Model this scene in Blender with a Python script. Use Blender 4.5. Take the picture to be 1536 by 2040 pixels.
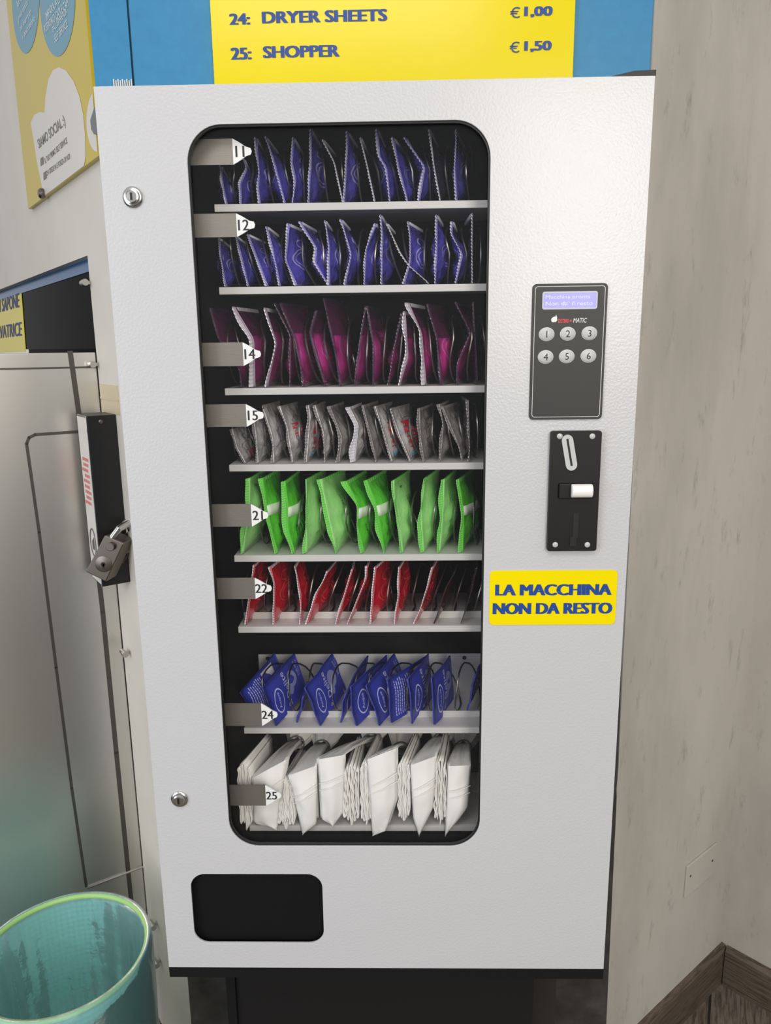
import bpy, bmesh, math, random
from mathutils import Vector, Matrix, noise
from math import sin, cos, pi, radians
C = bpy.context.scene.collection
scene = bpy.context.scene
for _o in list(bpy.data.objects): bpy.data.objects.remove(_o)

# ------------------------------------------------------------ camera, world, lights
EYE = Vector((0.0281, -0.9245, 1.6012))
RV = Vector((0.9998, 0.0183, -0.0121)).normalized()
FV = Vector((-0.0204, 0.9765, -0.2144)).normalized()
UV_ = RV.cross(FV).normalized(); RV = FV.cross(UV_).normalized()
FPX = 1520.0
cam = bpy.data.cameras.new('camera'); cam_o = bpy.data.objects.new('camera', cam); C.objects.link(cam_o)
cam.sensor_fit = 'VERTICAL'; cam.sensor_height = 24; cam.lens = FPX / 2040 * 24; cam.clip_start = .02
m = Matrix((RV, UV_, -FV)).transposed().to_4x4(); m.translation = EYE
cam_o.matrix_world = m
scene.camera = cam_o
scene.view_settings.view_transform = 'Standard'; scene.view_settings.look = 'None'
scene.view_settings.gamma = 1; scene.view_settings.use_curve_mapping = False
scene.view_settings.exposure = 0.1
w = bpy.data.worlds.new('world'); scene.world = w; w.use_nodes = True
wn = w.node_tree.nodes; wl = w.node_tree.links
bg = wn['Background']; bg.inputs[1].default_value = 0.62
tc = wn.new('ShaderNodeTexCoord'); sp = wn.new('ShaderNodeSeparateXYZ'); rmp = wn.new('ShaderNodeValToRGB')
wl.new(tc.outputs['Generated'], sp.inputs[0])
mp = wn.new('ShaderNodeMapRange'); mp.inputs[1].default_value = -1; mp.inputs[2].default_value = 1
wl.new(sp.outputs[2], mp.inputs[0]); wl.new(mp.outputs[0], rmp.inputs[0]); wl.new(rmp.outputs[0], bg.inputs[0])
e = rmp.color_ramp.elements
e[0].position = 0.36; e[0].color = (.10, .095, .09, 1); e[1].position = .75; e[1].color = (1.0, 1.0, 1.02, 1)
x = rmp.color_ramp.elements.new(.5); x.color = (.80, .81, .83, 1)

def area(name, loc, target, sx, sy, power, col):
    l = bpy.data.lights.new(name, 'AREA'); l.shape = 'RECTANGLE'; l.size = sx; l.size_y = sy; l.energy = power; l.color = col
    o = bpy.data.objects.new(name, l); C.objects.link(o); o.location = loc
    o.rotation_euler = (Vector(target) - Vector(loc)).to_track_quat('-Z', 'Y').to_euler()
    return o
area('shop_window_light', (.95, -3.0, 2.2), (.1, 0, 1.4), .9, 1.3, 43, (1.0, .93, .82))
area('shop_door_light', (-2.0, -2.0, 1.6), (-.1, 0, 1.2), 1.2, 2.0, 30, (.86, .92, 1.0))
area('ceiling_light', (-.2, -1.6, 3.0), (0, 0, 1.0), 1.2, .5, 14, (1, .97, .92))

# ------------------------------------------------------------ helpers
def ray(px, py): return FV + RV * ((px - 768) / FPX) - UV_ * ((py - 1020) / FPX)
def at(px, py, Y=0.0):
    d = ray(px, py); return EYE + d * ((Y - EYE.y) / d.y)
def atz(px, py, Z):
    d = ray(px, py); return EYE + d * ((Z - EYE.z) / d.z)
def on(px, py, P0, n):
    d = ray(px, py); return EYE + d * ((P0 - EYE).dot(n) / d.dot(n))
def lin(c): return c / 12.92 if c <= .04045 else ((c + .055) / 1.055) ** 2.4
def rgb(r, g, b): return (lin(r / 255), lin(g / 255), lin(b / 255), 1)

def mat(name, col, rough=.5, metal=0.0, **k):
    M = bpy.data.materials.new(name); M.use_nodes = True
    b = M.node_tree.nodes['Principled BSDF']
    b.inputs['Base Color'].default_value = col; b.inputs['Roughness'].default_value = rough; b.inputs['Metallic'].default_value = metal
    for a, v in k.items(): b.inputs[a.replace('_', ' ')].default_value = v
    return M
def nodes(M): return M.node_tree.nodes, M.node_tree.links, M.node_tree.nodes['Principled BSDF']
def add_bump(M, scale, strength, dist=.002, kind='noise', detail=2, coord='Object', stretch=None):
    n, l, b = nodes(M)
    t = n.new('ShaderNodeTexCoord'); src = t.outputs[coord]
    if stretch:
        mpn = n.new('ShaderNodeMapping'); mpn.inputs['Scale'].default_value = stretch; l.new(src, mpn.inputs[0]); src = mpn.outputs[0]
    if kind == 'noise':
        x = n.new('ShaderNodeTexNoise'); x.inputs['Scale'].default_value = scale; x.inputs['Detail'].default_value = detail; o = x.outputs[0]
    else:
        x = n.new('ShaderNodeTexVoronoi'); x.inputs['Scale'].default_value = scale; o = x.outputs[0]
    l.new(src, x.inputs['Vector'])
    bp = n.new('ShaderNodeBump'); bp.inputs['Strength'].default_value = strength; bp.inputs['Distance'].default_value = dist
    l.new(o, bp.inputs['Height']); l.new(bp.outputs[0], b.inputs['Normal'])
def add_noise_col(M, cols, scale, detail=4, stretch=None, coord='Object', rough=.6):
    n, l, b = nodes(M)
    t = n.new('ShaderNodeTexCoord'); mpn = n.new('ShaderNodeMapping'); l.new(t.outputs[coord], mpn.inputs[0])
    if stretch: mpn.inputs['Scale'].default_value = stretch
    x = n.new('ShaderNodeTexNoise'); x.inputs['Scale'].default_value = scale; x.inputs['Detail'].default_value = detail; x.inputs['Roughness'].default_value = rough
    l.new(mpn.outputs[0], x.inputs['Vector'])
    r = n.new('ShaderNodeValToRGB'); l.new(x.outputs[0], r.inputs[0])
    el = r.color_ramp.elements
    el[0].position = cols[0][0]; el[0].color = cols[0][1]; el[1].position = cols[-1][0]; el[1].color = cols[-1][1]
    for p, c in cols[1:-1]: q = el.new(p); q.color = c
    l.new(r.outputs[0], b.inputs['Base Color'])
    return r
def glassy(name, col, opac, rough=.05, gloss=1.0):
    """clear film: transparent mixed with a coloured body and a fresnel gloss"""
    M = bpy.data.materials.new(name); M.use_nodes = True
    n = M.node_tree.nodes; l = M.node_tree.links; n.clear()
    o = n.new('ShaderNodeOutputMaterial'); tr = n.new('ShaderNodeBsdfTransparent'); df = n.new('ShaderNodeBsdfDiffuse'); df.inputs[0].default_value = col
    gl = n.new('ShaderNodeBsdfGlossy'); gl.inputs['Roughness'].default_value = rough
    m1 = n.new('ShaderNodeMixShader'); m1.inputs[0].default_value = opac; 
    tl = n.new('ShaderNodeBsdfTranslucent'); tl.inputs[0].default_value = col; m0 = n.new('ShaderNodeMixShader'); m0.inputs[0].default_value = .4
    l.new(df.outputs[0], m0.inputs[1]); l.new(tl.outputs[0], m0.inputs[2]); l.new(tr.outputs[0], m1.inputs[1]); l.new(m0.outputs[0], m1.inputs[2])
    fr = n.new('ShaderNodeFresnel'); fr.inputs[0].default_value = 1.45
    mu = n.new('ShaderNodeMath'); mu.operation = 'MULTIPLY'; mu.inputs[1].default_value = gloss; l.new(fr.outputs[0], mu.inputs[0])
    m2 = n.new('ShaderNodeMixShader'); l.new(mu.outputs[0], m2.inputs[0]); l.new(m1.outputs[0], m2.inputs[1]); l.new(gl.outputs[0], m2.inputs[2])
    l.new(m2.outputs[0], o.inputs[0])
    return M

def link(o, parent=None):
    C.objects.link(o)
    if parent:
        o.parent = parent
        o.matrix_parent_inverse = Matrix.Translation(-parent.location) if parent.type == 'EMPTY' and not parent.parent else Matrix()
    return o
def mesh(name, V, F, mats, parent=None, smooth=False, uv=None, mi=None):
    me = bpy.data.meshes.new(name); me.from_pydata([tuple(v) for v in V], [], [tuple(f) for f in F])
    for q in (mats if isinstance(mats, (list, tuple)) else [mats]): me.materials.append(q)
    if smooth: me.polygons.foreach_set('use_smooth', [True] * len(me.polygons))
    if mi: me.polygons.foreach_set('material_index', mi)
    if uv:
        L = me.uv_layers.new(name='UVMap')
        for i, lp in enumerate(me.loops): L.data[i].uv = uv[lp.vertex_index]
    me.update()
    return link(bpy.data.objects.new(name, me), parent)
def tag(o, label, cat, group=None):
    o['label'] = label; o['category'] = cat
    if group: o['group'] = group
    return o
def struct(o): o['kind'] = 'structure'; return o
def thing(name, label, cat, loc, group=None):
    o = bpy.data.objects.new(name, None); o.empty_display_size = .05; C.objects.link(o); o.location = loc
    return tag(o, label, cat, group)

class MB:
    """collects shapes into one mesh"""
    def __init__(s): s.V = []; s.F = []; s.M = []; s.mi = 0
    def add(s, V, F):
        k = len(s.V); s.V += [Vector(v) for v in V]; s.F += [tuple(i + k for i in f) for f in F]; s.M += [s.mi] * len(F); return s
    def box(s, a, b):
        (x0, y0, z0), (x1, y1, z1) = a, b
        return s.add([(x0,y0,z0),(x1,y0,z0),(x1,y1,z0),(x0,y1,z0),(x0,y0,z1),(x1,y0,z1),(x1,y1,z1),(x0,y1,z1)],
            [(0,3,2,1),(4,5,6,7),(0,1,5,4),(1,2,6,5),(2,3,7,6),(3,0,4,7)])
    def obox(s, o, ax, ay, az):
        o, ax, ay, az = map(Vector, (o, ax, ay, az))
        V = [o, o+ax, o+ax+ay, o+ay, o+az, o+ax+az, o+ax+ay+az, o+ay+az]
        return s.add(V, [(0,3,2,1),(4,5,6,7),(0,1,5,4),(1,2,6,5),(2,3,7,6),(3,0,4,7)])
    def prism(s, poly, d):
        """poly: list of 3D points, d: extrusion"""
        n = len(poly); d = Vector(d); V = [Vector(p) for p in poly]; V += [p + d for p in V]
        return s.add(V, [tuple(range(n)), tuple(range(2*n-1, n-1, -1))] + [(i, n+i, n+(i+1)%n, (i+1)%n) for i in range(n)])
    def tube(s, pts, r, n=8, closed=False):
        pts = [Vector(p) for p in pts]; N = len(pts); V = []; F = []; up = None
        for i, p in enumerate(pts):
            a = pts[(i-1) % N] if closed or i > 0 else p; b = pts[(i+1) % N] if closed or i < N-1 else p
            t = (b - a).normalized()
            if up is None: up = t.orthogonal().normalized()
            up = (up - t * up.dot(t)).normalized(); sd = t.cross(up)
            rr = r[i] if isinstance(r, (list, tuple)) else r
            V += [p + (up * cos(2*pi*k/n) + sd * sin(2*pi*k/n)) * rr for k in range(n)]
        for i in range(N if closed else N-1):
            j = (i+1) % N
            F += [(i*n+k, i*n+(k+1)%n, j*n+(k+1)%n, j*n+k) for k in range(n)]
        if not closed: F += [tuple(range(n-1, -1, -1)), tuple((N-1)*n+k for k in range(n))]
        return s.add(V, F)
    def lathe(s, c, ax, prof, n=24, sx=1.0, sy=1.0, ref=None):
        """prof: (radius, height along ax)"""
        c = Vector(c); ax = Vector(ax).normalized(); u = Vector(ref) if ref else ax.orthogonal().normalized(); v = ax.cross(u)
        V = []; F = []
        for r, h in prof: V += [c + ax*h + (u*cos(2*pi*k/n)*sx + v*sin(2*pi*k/n)*sy)*r for k in range(n)]
        for i in range(len(prof)-1): F += [(i*n+k, i*n+(k+1)%n, (i+1)*n+(k+1)%n, (i+1)*n+k) for k in range(n)]
        F += [tuple(range(n-1, -1, -1)), tuple((len(prof)-1)*n+k for k in range(n))]
        return s.add(V, F)
    def build(s, name, mats, parent=None, smooth=False, bevel=0, seg=2):
        o = mesh(name, s.V, s.F, mats, parent, False, None, s.M)
        bm = bmesh.new(); bm.from_mesh(o.data); bmesh.ops.recalc_face_normals(bm, faces=bm.faces); bm.to_mesh(o.data); bm.free()
        if smooth: shade(o)
        if bevel:
            b = o.modifiers.new('bevel', 'BEVEL'); b.width = bevel; b.segments = seg; b.limit_method = 'ANGLE'; b.angle_limit = radians(40)
        return o
def shade(o, ang=40):
    o.data.polygons.foreach_set('use_smooth', [True] * len(o.data.polygons))
    try: o.data.set_sharp_from_angle(angle=radians(ang))
    except Exception: pass

def rrect(x0, z0, x1, z1, r, n=8):
    P = []
    for cx, cz, a in ((x1-r, z1-r, 0), (x0+r, z1-r, 90), (x0+r, z0+r, 180), (x1-r, z0+r, 270)):
        P += [(cx + r*cos(radians(a+90*i/n)), cz + r*sin(radians(a+90*i/n))) for i in range(n+1)]
    return P
def plate(name, outer, holes, y0, y1, mats, parent=None, bevel=0):
    """flat plate in the XZ plane with holes, between y0 (front) and y1"""
    cu = bpy.data.curves.new('c', 'CURVE'); cu.dimensions = '2D'; cu.fill_mode = 'BOTH'; cu.extrude = abs(y1-y0)/2
    for P in [outer] + holes:
        s = cu.splines.new('POLY'); s.points.add(len(P)-1); s.use_cyclic_u = True
        for q, (a, b) in zip(s.points, P): q.co = (a, b, 0, 1)
    t = bpy.data.objects.new('c', cu); C.objects.link(t); bpy.context.view_layer.update()
    me = bpy.data.meshes.new_from_object(t.evaluated_get(bpy.context.evaluated_depsgraph_get()))
    bpy.data.objects.remove(t); bpy.data.curves.remove(cu)
    for v in me.vertices: v.co = (v.co.x, (y0+y1)/2 - v.co.z, v.co.y)
    me.name = name; me.materials.clear()
    for q in (mats if isinstance(mats, (list, tuple)) else [mats]): me.materials.append(q)
    o = link(bpy.data.objects.new(name, me), parent)
    bm = bmesh.new(); bm.from_mesh(me); bmesh.ops.remove_doubles(bm, verts=bm.verts, dist=1e-6); bmesh.ops.recalc_face_normals(bm, faces=bm.faces); bm.to_mesh(me); bm.free()
    if bevel:
        b = o.modifiers.new('bevel', 'BEVEL'); b.width = bevel; b.segments = 2; b.limit_method = 'ANGLE'; b.angle_limit = radians(40)
    return o
_tc = {}
def text2d(body, offset=0.0, shear=0.0):
    k = (body, offset, shear)
    if k not in _tc:
        cu = bpy.data.curves.new('t', 'FONT'); cu.body = body; cu.offset = offset; cu.shear = shear; cu.resolution_u = 3
        t = bpy.data.objects.new('t', cu); C.objects.link(t); bpy.context.view_layer.update()
        me = bpy.data.meshes.new_from_object(t.evaluated_get(bpy.context.evaluated_depsgraph_get()))
        V = [(v.co.x, v.co.y) for v in me.vertices]; F = [tuple(p.vertices) for p in me.polygons]
        bpy.data.objects.remove(t); bpy.data.curves.remove(cu); bpy.data.meshes.remove(me)
        xs = [a for a, b in V]; ys = [b for a, b in V]; x0, x1, y0, y1 = min(xs), max(xs), min(ys), max(ys)
        _tc[k] = ([((a-x0)/(x1-x0), (b-y0)/(y1-y0)) for a, b in V], F, (x1-x0)/(y1-y0))
    return _tc[k]
def put_text(mb, body, BL, BR, TL, offset=.02, shear=0.0, bold=0):
    """flat lettering filling the box spanned by BL, BR, TL"""
    V, F, asp = text2d(body, offset, shear); BL, BR, TL = map(Vector, (BL, BR, TL))
    if bold:
        h = (TL-BL).length; ux = (BR-BL).normalized(); w_ = (BR-BL).length; k = bold*h
        nm = ux.cross((TL-BL).normalized()) * .00004
        for i in range(5): mb.add([BL + ux*(k*i/4 + (w_-k)*a) + (TL-BL)*b + nm*i for a, b in V], F)
    else: mb.add([BL + (BR-BL)*a + (TL-BL)*b for a, b in V], F)
def txt(mb, body, x0, x1, z0, z1, y, **k): put_text(mb, body, (x0, y, z0), (x1, y, z0), (x0, y, z1), **k)
def ctxt(mb, body, cx, cz, h, y, stretch=1.0, **k):
    asp = text2d(body, k.get('offset', .02), k.get('shear', 0))[2]; wd = asp*h*stretch
    txt(mb, body, cx-wd/2, cx+wd/2, cz-h/2, cz+h/2, y, **k)

# ------------------------------------------------------------ materials
white_paint = mat('machine_white_paint', rgb(190, 190, 192), .30, Coat_Weight=.3, Coat_Roughness=.19, Specular_IOR_Level=.4)
add_bump(white_paint, 330, .34, .0012, 'noise', 1.5)
body_black = mat('machine_body_black', rgb(18, 18, 19), .6, Specular_IOR_Level=.2)
inside_black = mat('cabinet_inside_black', rgb(17, 16, 16), .7, Specular_IOR_Level=.2)
shelf_white = mat('shelf_white', rgb(196, 194, 192), .4)
gasket = mat('rubber_gasket', rgb(14, 14, 15), .5)
pane_glass = glassy('pane_glass', (.8, .85, .9, 1), .006, .02, .3)
tag_metal = mat('tag_brushed_metal', rgb(138, 132, 124), .4, .7); add_bump(tag_metal, 60, .15, .001, stretch=(1, 1, 30))
tag_white = mat('tag_white', rgb(238, 238, 236), .5)
ink = mat('black_ink', rgb(22, 22, 26), .6)
blue_ink = mat('blue_ink', rgb(10, 62, 140), .5)
yellow = mat('sign_yellow', rgb(232, 211, 2), .2, Specular_IOR_Level=.25)
chrome = mat('chrome', rgb(190, 188, 185), .22, 1.0)
steel_dark = mat('dark_lock_steel', rgb(120, 112, 104), .36, 1.0)
plastic_black = mat('black_plastic', rgb(20, 20, 21), .45, Specular_IOR_Level=.3)
plastic_black2 = mat('black_recess', rgb(8, 8, 8), .5)
flap_black = mat('flap_black', rgb(13, 13, 14), .6, Specular_IOR_Level=.2)
keypad_grey = mat('keypad_charcoal', rgb(46, 47, 47), .45, Specular_IOR_Level=.35)
button_grey = mat('button_grey', rgb(182, 184, 182), .35)
line_white = mat('line_white', rgb(205, 205, 205), .5)
lcd_frame = mat('display_frame', rgb(176, 178, 190), .35)
lcd = mat('display_lit', rgb(90, 92, 190), .2); lcd.node_tree.nodes['Principled BSDF'].inputs['Emission Color'].default_value = rgb(126, 122, 214); lcd.node_tree.nodes['Principled BSDF'].inputs['Emission Strength'].default_value = .2
lcd_txt = mat('display_letters', rgb(190, 195, 250), .4); lcd_txt.node_tree.nodes['Principled BSDF'].inputs['Emission Color'].default_value = rgb(180, 184, 245); lcd_txt.node_tree.nodes['Principled BSDF'].inputs['Emission Strength'].default_value = .35
logo_red = mat('logo_red', rgb(176, 32, 44), .4); logo_white = mat('logo_white', rgb(225, 225, 222), .4)
coil_steel = mat('coil_steel', rgb(120, 116, 112), .3, 1.0)

def foil(name, col, print_col=None, metal=.65, rough=.3, bump=.5, stripes=None):
    M = mat(name, col, rough, metal, Coat_Weight=.8, Coat_Roughness=.08); add_bump(M, 60, bump, .006, 'noise', 3)
    n, l, b = nodes(M)
    if print_col:
        uvn = n.new('ShaderNodeUVMap'); sx = n.new('ShaderNodeSeparateXYZ'); l.new(uvn.outputs[0], sx.inputs[0])
        def mth(op, a, bv):
            q = n.new('ShaderNodeMath'); q.operation = op
            for i, v in enumerate((a, bv)):
                if v is None: continue
                if isinstance(v, (int, float)): q.inputs[i].default_value = v
                else: l.new(v, q.inputs[i])
            return q.outputs[0]
        U, Vv = sx.outputs[0], sx.outputs[1]
        def ring(cu, cv, ru, rv, wd):
            a = mth('DIVIDE', mth('SUBTRACT', U, cu), ru); c = mth('DIVIDE', mth('SUBTRACT', Vv, cv), rv)
            d = mth('SQRT', mth('ADD', mth('MULTIPLY', a, a), mth('MULTIPLY', c, c)), None)
            return mth('LESS_THAN', mth('ABSOLUTE', mth('SUBTRACT', d, 1.0), None), wd)
        if stripes:
            u0, u1, v0, v1, k = stripes
            s_ = mth('GREATER_THAN', mth('SINE', mth('MULTIPLY', U, k), None), .1)
            nz = n.new('ShaderNodeTexNoise'); nz.inputs['Scale'].default_value = 60; l.new(uvn.outputs[0], nz.inputs['Vector'])
            f = mth('MULTIPLY', s_, mth('GREATER_THAN', nz.outputs[0], .46))
            for a, lo, hi in ((U, u0, u1), (Vv, v0, v1)):
                f = mth('MULTIPLY', f, mth('MULTIPLY', mth('GREATER_THAN', a, lo), mth('LESS_THAN', a, hi)))
        else:
            f = mth('MAXIMUM', ring(.46, .46, .27, .17, .05), ring(.46, .46, .20, .12, .06))
            f = mth('MAXIMUM', f, ring(.52, .72, .22, .07, .12))
        mx = n.new('ShaderNodeMix'); mx.data_type = 'RGBA'; mx.inputs['A'].default_value = col; mx.inputs['B'].default_value = print_col
        l.new(f, mx.inputs['Factor']); l.new(mx.outputs['Result'], b.inputs['Base Color'])
    return M
foil_violet = foil('violet_blue_foil', rgb(92, 84, 190), rgb(200, 196, 238), .35, .22, 1.0)
foil_seal = mat('crimped_silver_seal', rgb(226, 224, 232), .25, .3)
clear_dark = glassy('smoky_clear_film', rgb(90, 84, 110), .30, .12, 1.6)
foil_pink = glassy('clear_magenta_film', rgb(222, 104, 184), .15, .12, 1.4)
pink_fill = foil('magenta_contents', rgb(240, 48, 186), rgb(248, 160, 222), .0, .3, .4)
foil_silver = foil('silver_grey_foil', rgb(208, 206, 206), rgb(160, 152, 156), .3, .25, .9)
silver_dark = foil('dull_pewter_foil', rgb(152, 147, 147), rgb(112, 104, 106), .4, .28, .9)
foil_red = foil('dark_red_foil', rgb(196, 24, 46), rgb(222, 84, 94), .2, .22, .8)
film_red = glassy('dull_red_film', rgb(112, 44, 52), .55, .16, 1.4)
green_pale = foil('pale_green_film', rgb(164, 226, 142), rgb(66, 112, 66), .0, .34, .35, stripes=(.38, .62, .42, .72, 95))
green_vivid = foil('vivid_green_film', rgb(100, 212, 62), rgb(30, 92, 32), .0, .28, .5, stripes=(.22, .62, .18, .36, 80))
green_seal = mat('green_fin_seal', rgb(128, 214, 104), .35)
paper_band = mat('white_paper_band', rgb(226, 236, 220), .55)
print_red = mat('print_red', rgb(205, 30, 56), .45)
print_teal = mat('print_teal', rgb(90, 170, 190), .45)
sheet_blue = mat('dryer_sheet_blue', rgb(48, 58, 162), .42); add_bump(sheet_blue, 30, .2, .003)
sheet_print = mat('dryer_sheet_print', rgb(192, 198, 232), .5)
sheet_grey = mat('dryer_sheet_swirl', rgb(134, 140, 186), .5)
sheet_label = mat('dryer_sheet_white_label', rgb(206, 206, 212), .5)
bag_white = mat('shopper_white_plastic', rgb(236, 234, 230), .38, Subsurface_Weight=.0); add_bump(bag_white, 26, .35, .004, 'noise', 3)
band_grey = mat('rubber_band_grey', rgb(92, 104, 104), .6)

plaster = mat('wall_plaster', rgb(198, 190, 180), .75)
r_ = add_noise_col(plaster, [(.28, rgb(168, 163, 155)), (.5, rgb(192, 187, 179)), (.8, rgb(204, 199, 191))], 3.0, 8, (1, 1, .35))
add_bump(plaster, 22, .25, .004, stretch=(1, 1, .3), detail=6)
n_, l_, b_ = nodes(plaster)                                   # scuffs low on the walls: worn, dirty paint
t_ = n_.new('ShaderNodeTexCoord'); mpp = n_.new('ShaderNodeMapping'); mpp.inputs['Scale'].default_value = (1, 1, .35); l_.new(t_.outputs['Object'], mpp.inputs[0])
nz_ = n_.new('ShaderNodeTexNoise'); nz_.inputs['Scale'].default_value = 26; nz_.inputs['Detail'].default_value = 7; nz_.inputs['Roughness'].default_value = .75; l_.new(mpp.outputs[0], nz_.inputs['Vector'])
rr_ = n_.new('ShaderNodeValToRGB'); l_.new(nz_.outputs[0], rr_.inputs[0]); rr_.color_ramp.elements[0].position = .575; rr_.color_ramp.elements[0].color = (0, 0, 0, 1); rr_.color_ramp.elements[1].position = .70; rr_.color_ramp.elements[1].color = (.42, .42, .42, 1)
mx_ = n_.new('ShaderNodeMix'); mx_.data_type = 'RGBA'; l_.new(rr_.outputs[0], mx_.inputs['Factor']); l_.new(r_.outputs[0], mx_.inputs['A']); mx_.inputs['B'].default_value = rgb(104, 98, 90)
l_.new(mx_.outputs['Result'], b_.inputs['Base Color'])
panel_white = mat('painted_panel_white', rgb(210, 203, 190), .55); add_noise_col(panel_white, [(.3, rgb(212, 205, 194)), (.7, rgb(222, 216, 206))], 4, 3)
stone = mat('shade_darkened_stone', rgb(66, 64, 61), .6); add_noise_col(stone, [(.3, rgb(42, 40, 38)), (.55, rgb(64, 62, 60)), (.8, rgb(96, 94, 90))], 14, 6)  # grey stone, colour darkened to carry the shade in the gap beside the machine
blue_panel = mat('blue_panel', rgb(30, 124, 170), .45); add_noise_col(blue_panel, [(.3, rgb(29, 121, 168)), (.7, rgb(33, 128, 174))], 60, 3)
wood = mat('weathered_wood', rgb(84, 74, 64), .5)
add_noise_col(wood, [(.32, rgb(34, 28, 23)), (.45, rgb(74, 63, 53)), (.56, rgb(104, 92, 80)), (.68, rgb(48, 40, 33))], 5, 8, (.9, 14, 1), 'UV', .75)
tile = mat('wood_look_floor_tile', rgb(92, 84, 76), .42)
add_noise_col(tile, [(.32, rgb(40, 34, 29)), (.45, rgb(92, 83, 74)), (.57, rgb(122, 111, 100)), (.7, rgb(62, 53, 46))], 6, 9, (1, 9, 1), 'UV', .7)
grout = mat('floor_grout', rgb(38, 34, 31), .8)
steel = mat('brushed_steel', rgb(224, 221, 216), .36, 1.0); add_bump(steel, 9, .05, .01, stretch=(1, 1, .25))
steel_groove = mat('steel_groove', rgb(96, 92, 88), .45, .8)
gloss_black = mat('gloss_black_glass', rgb(9, 9, 10), .12, IOR=1.04)
box_black = mat('coin_box_black', rgb(17, 16, 17), .4)
tape_mat = mat('brown_tape', rgb(196, 182, 148), .35)
bin_mint = glassy('mint_mesh_plastic', rgb(150, 226, 200), .72, .4, .3)
rim_lime = mat('lime_rim', rgb(160, 206, 124), .4)
liner_mat = glassy('thin_blue_green_film', rgb(170, 222, 240), .36, .3, .7)
def _meshy():                                              # fine open weave of the basket wall
    n = bin_mint.node_tree.nodes; l = bin_mint.node_tree.links
    uv = n.new('ShaderNodeUVMap'); mp = n.new('ShaderNodeMapping'); mp.inputs['Rotation'].default_value = (0, 0, .785); ck = n.new('ShaderNodeTexChecker'); ck.inputs['Scale'].default_value = .9
    l.new(uv.outputs[0], mp.inputs[0]); l.new(mp.outputs[0], ck.inputs['Vector'])
    mr = n.new('ShaderNodeMapRange'); mr.inputs[3].default_value = .52; mr.inputs[4].default_value = .86; l.new(ck.outputs['Fac'], mr.inputs[0])
    for q in n:
        if q.type == 'MIX_SHADER' and abs(q.inputs[0].default_value - .72) < .01: l.new(mr.outputs[0], q.inputs[0])
_meshy()
def _liner():
    n = liner_mat.node_tree.nodes; l = liner_mat.node_tree.links
    t = n.new('ShaderNodeTexCoord'); x = n.new('ShaderNodeTexNoise'); x.inputs['Scale'].default_value = 13; x.inputs['Detail'].default_value = 5; l.new(t.outputs['Object'], x.inputs['Vector'])
    bp = n.new('ShaderNodeBump'); bp.inputs['Strength'].default_value = .5; bp.inputs['Distance'].default_value = .01; l.new(x.outputs[0], bp.inputs['Height'])
    for q in n:
        if q.type in ('BSDF_GLOSSY', 'BSDF_DIFFUSE', 'FRESNEL'): l.new(bp.outputs[0], q.inputs['Normal'])
_liner()

# ------------------------------------------------------------ room
YC = .42
A0 = Vector((-.427, YC, 0)); ta = Vector((-sin(radians(36)), cos(radians(36)), 0)); na = Vector((-ta.y, ta.x, 0))   # left wall runs away to the left
B0 = Vector((.4445, YC, 0)); tb = Vector((.7635, .6457, 0)).normalized(); nb = Vector((tb.y, -tb.x, 0))
KC = B0 + tb * ((.834 - .4445) / tb.x); tr_ = Vector((.70, -.714, 0)).normalized(); nr = Vector((-tr_.y, tr_.x, 0)) * -1
H = 3.0
def A(s, z, off=0): return A0 + ta*s + na*off + Vector((0, 0, z))
def onA(px, py, off=0): return on(px, py, A0 + na*off, na)
def B(s, z, off=0): return B0 + tb*s + nb*off + Vector((0, 0, z))
def onB(px, py, off=0): return on(px, py, B0 + nb*off, nb)
UP = Vector((0, 0, 1))

# floor: planks laid across the corner
mb = MB(); ang = radians(-24); dx = Vector((cos(ang), sin(ang), 0)); dy = Vector((-sin(ang), cos(ang), 0)); rng = random.Random(4)
fl_uv = []; o0 = Vector((.9, .2, 0))
for i in range(-16, 14):
    for j in range(-4, 5):
        p = o0 + dy*(.9*j + .9*((i*.37) % 1)) + dx*.15*i; f = .003
        mb.add([p+dx*f+dy*f, p+dx*(.15-f)+dy*f, p+dx*(.15-f)+dy*(.9-f), p+dx*f+dy*(.9-f)], [(0, 1, 2, 3)])
        u0, v0 = rng.random()*20, rng.random()*20
        fl_uv += [(v0, u0), (v0+.0, u0+.3), (v0+1.8, u0+.3), (v0+1.8, u0)]
mb.mi = 1; mb.add([(-4, -4, -.002), (4, -4, -.002), (4, 4, -.002), (-4, 4, -.002)], [(0, 1, 2, 3)]); fl_uv += [(0, 0)]*4
fl = struct(mesh('floor', mb.V, mb.F, [tile, grout], None, False, fl_uv, mb.M))

# walls
J = .266          # where the opening of the left wall begins
ZO = 1.779        # its top edge
mb = MB()
mb.obox(A(0, 0), ta*J, -na*.06, UP*H)
mb.obox(A(J, ZO), ta*2.6, -na*.06, UP*(H-ZO))
struct(mb.build('wall_left', panel_white))
mb = MB(); mb.prism([(A0.x, YC, 0), (.4535, YC, 0), (.4445, YC, .77), (.400, YC, H), (A0.x, YC, H)], (0, .05, 0)); struct(mb.build('wall_back', stone))
def edge_s(z): return (.4535 - .0116*z - B0.x)/tb.x
rng = random.Random(11); Pw = [B((KC-B0).length, H), B((KC-B0).length, 0)]
for k in range(61):                                        # broken plaster along the corner
    z = H*k/60; c_ = max(0, 1.25-z)*.006; Pw.append(B(edge_s(z) + c_*(rng.random()-.5) , z))
mb = MB(); mb.prism(Pw, -nb*.06); struct(mb.build('wall_right', plaster))
mb = MB(); mb.obox(KC, tr_*2.2, -nr*.06, UP*H); struct(mb.build('wall_far_right', plaster))
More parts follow.
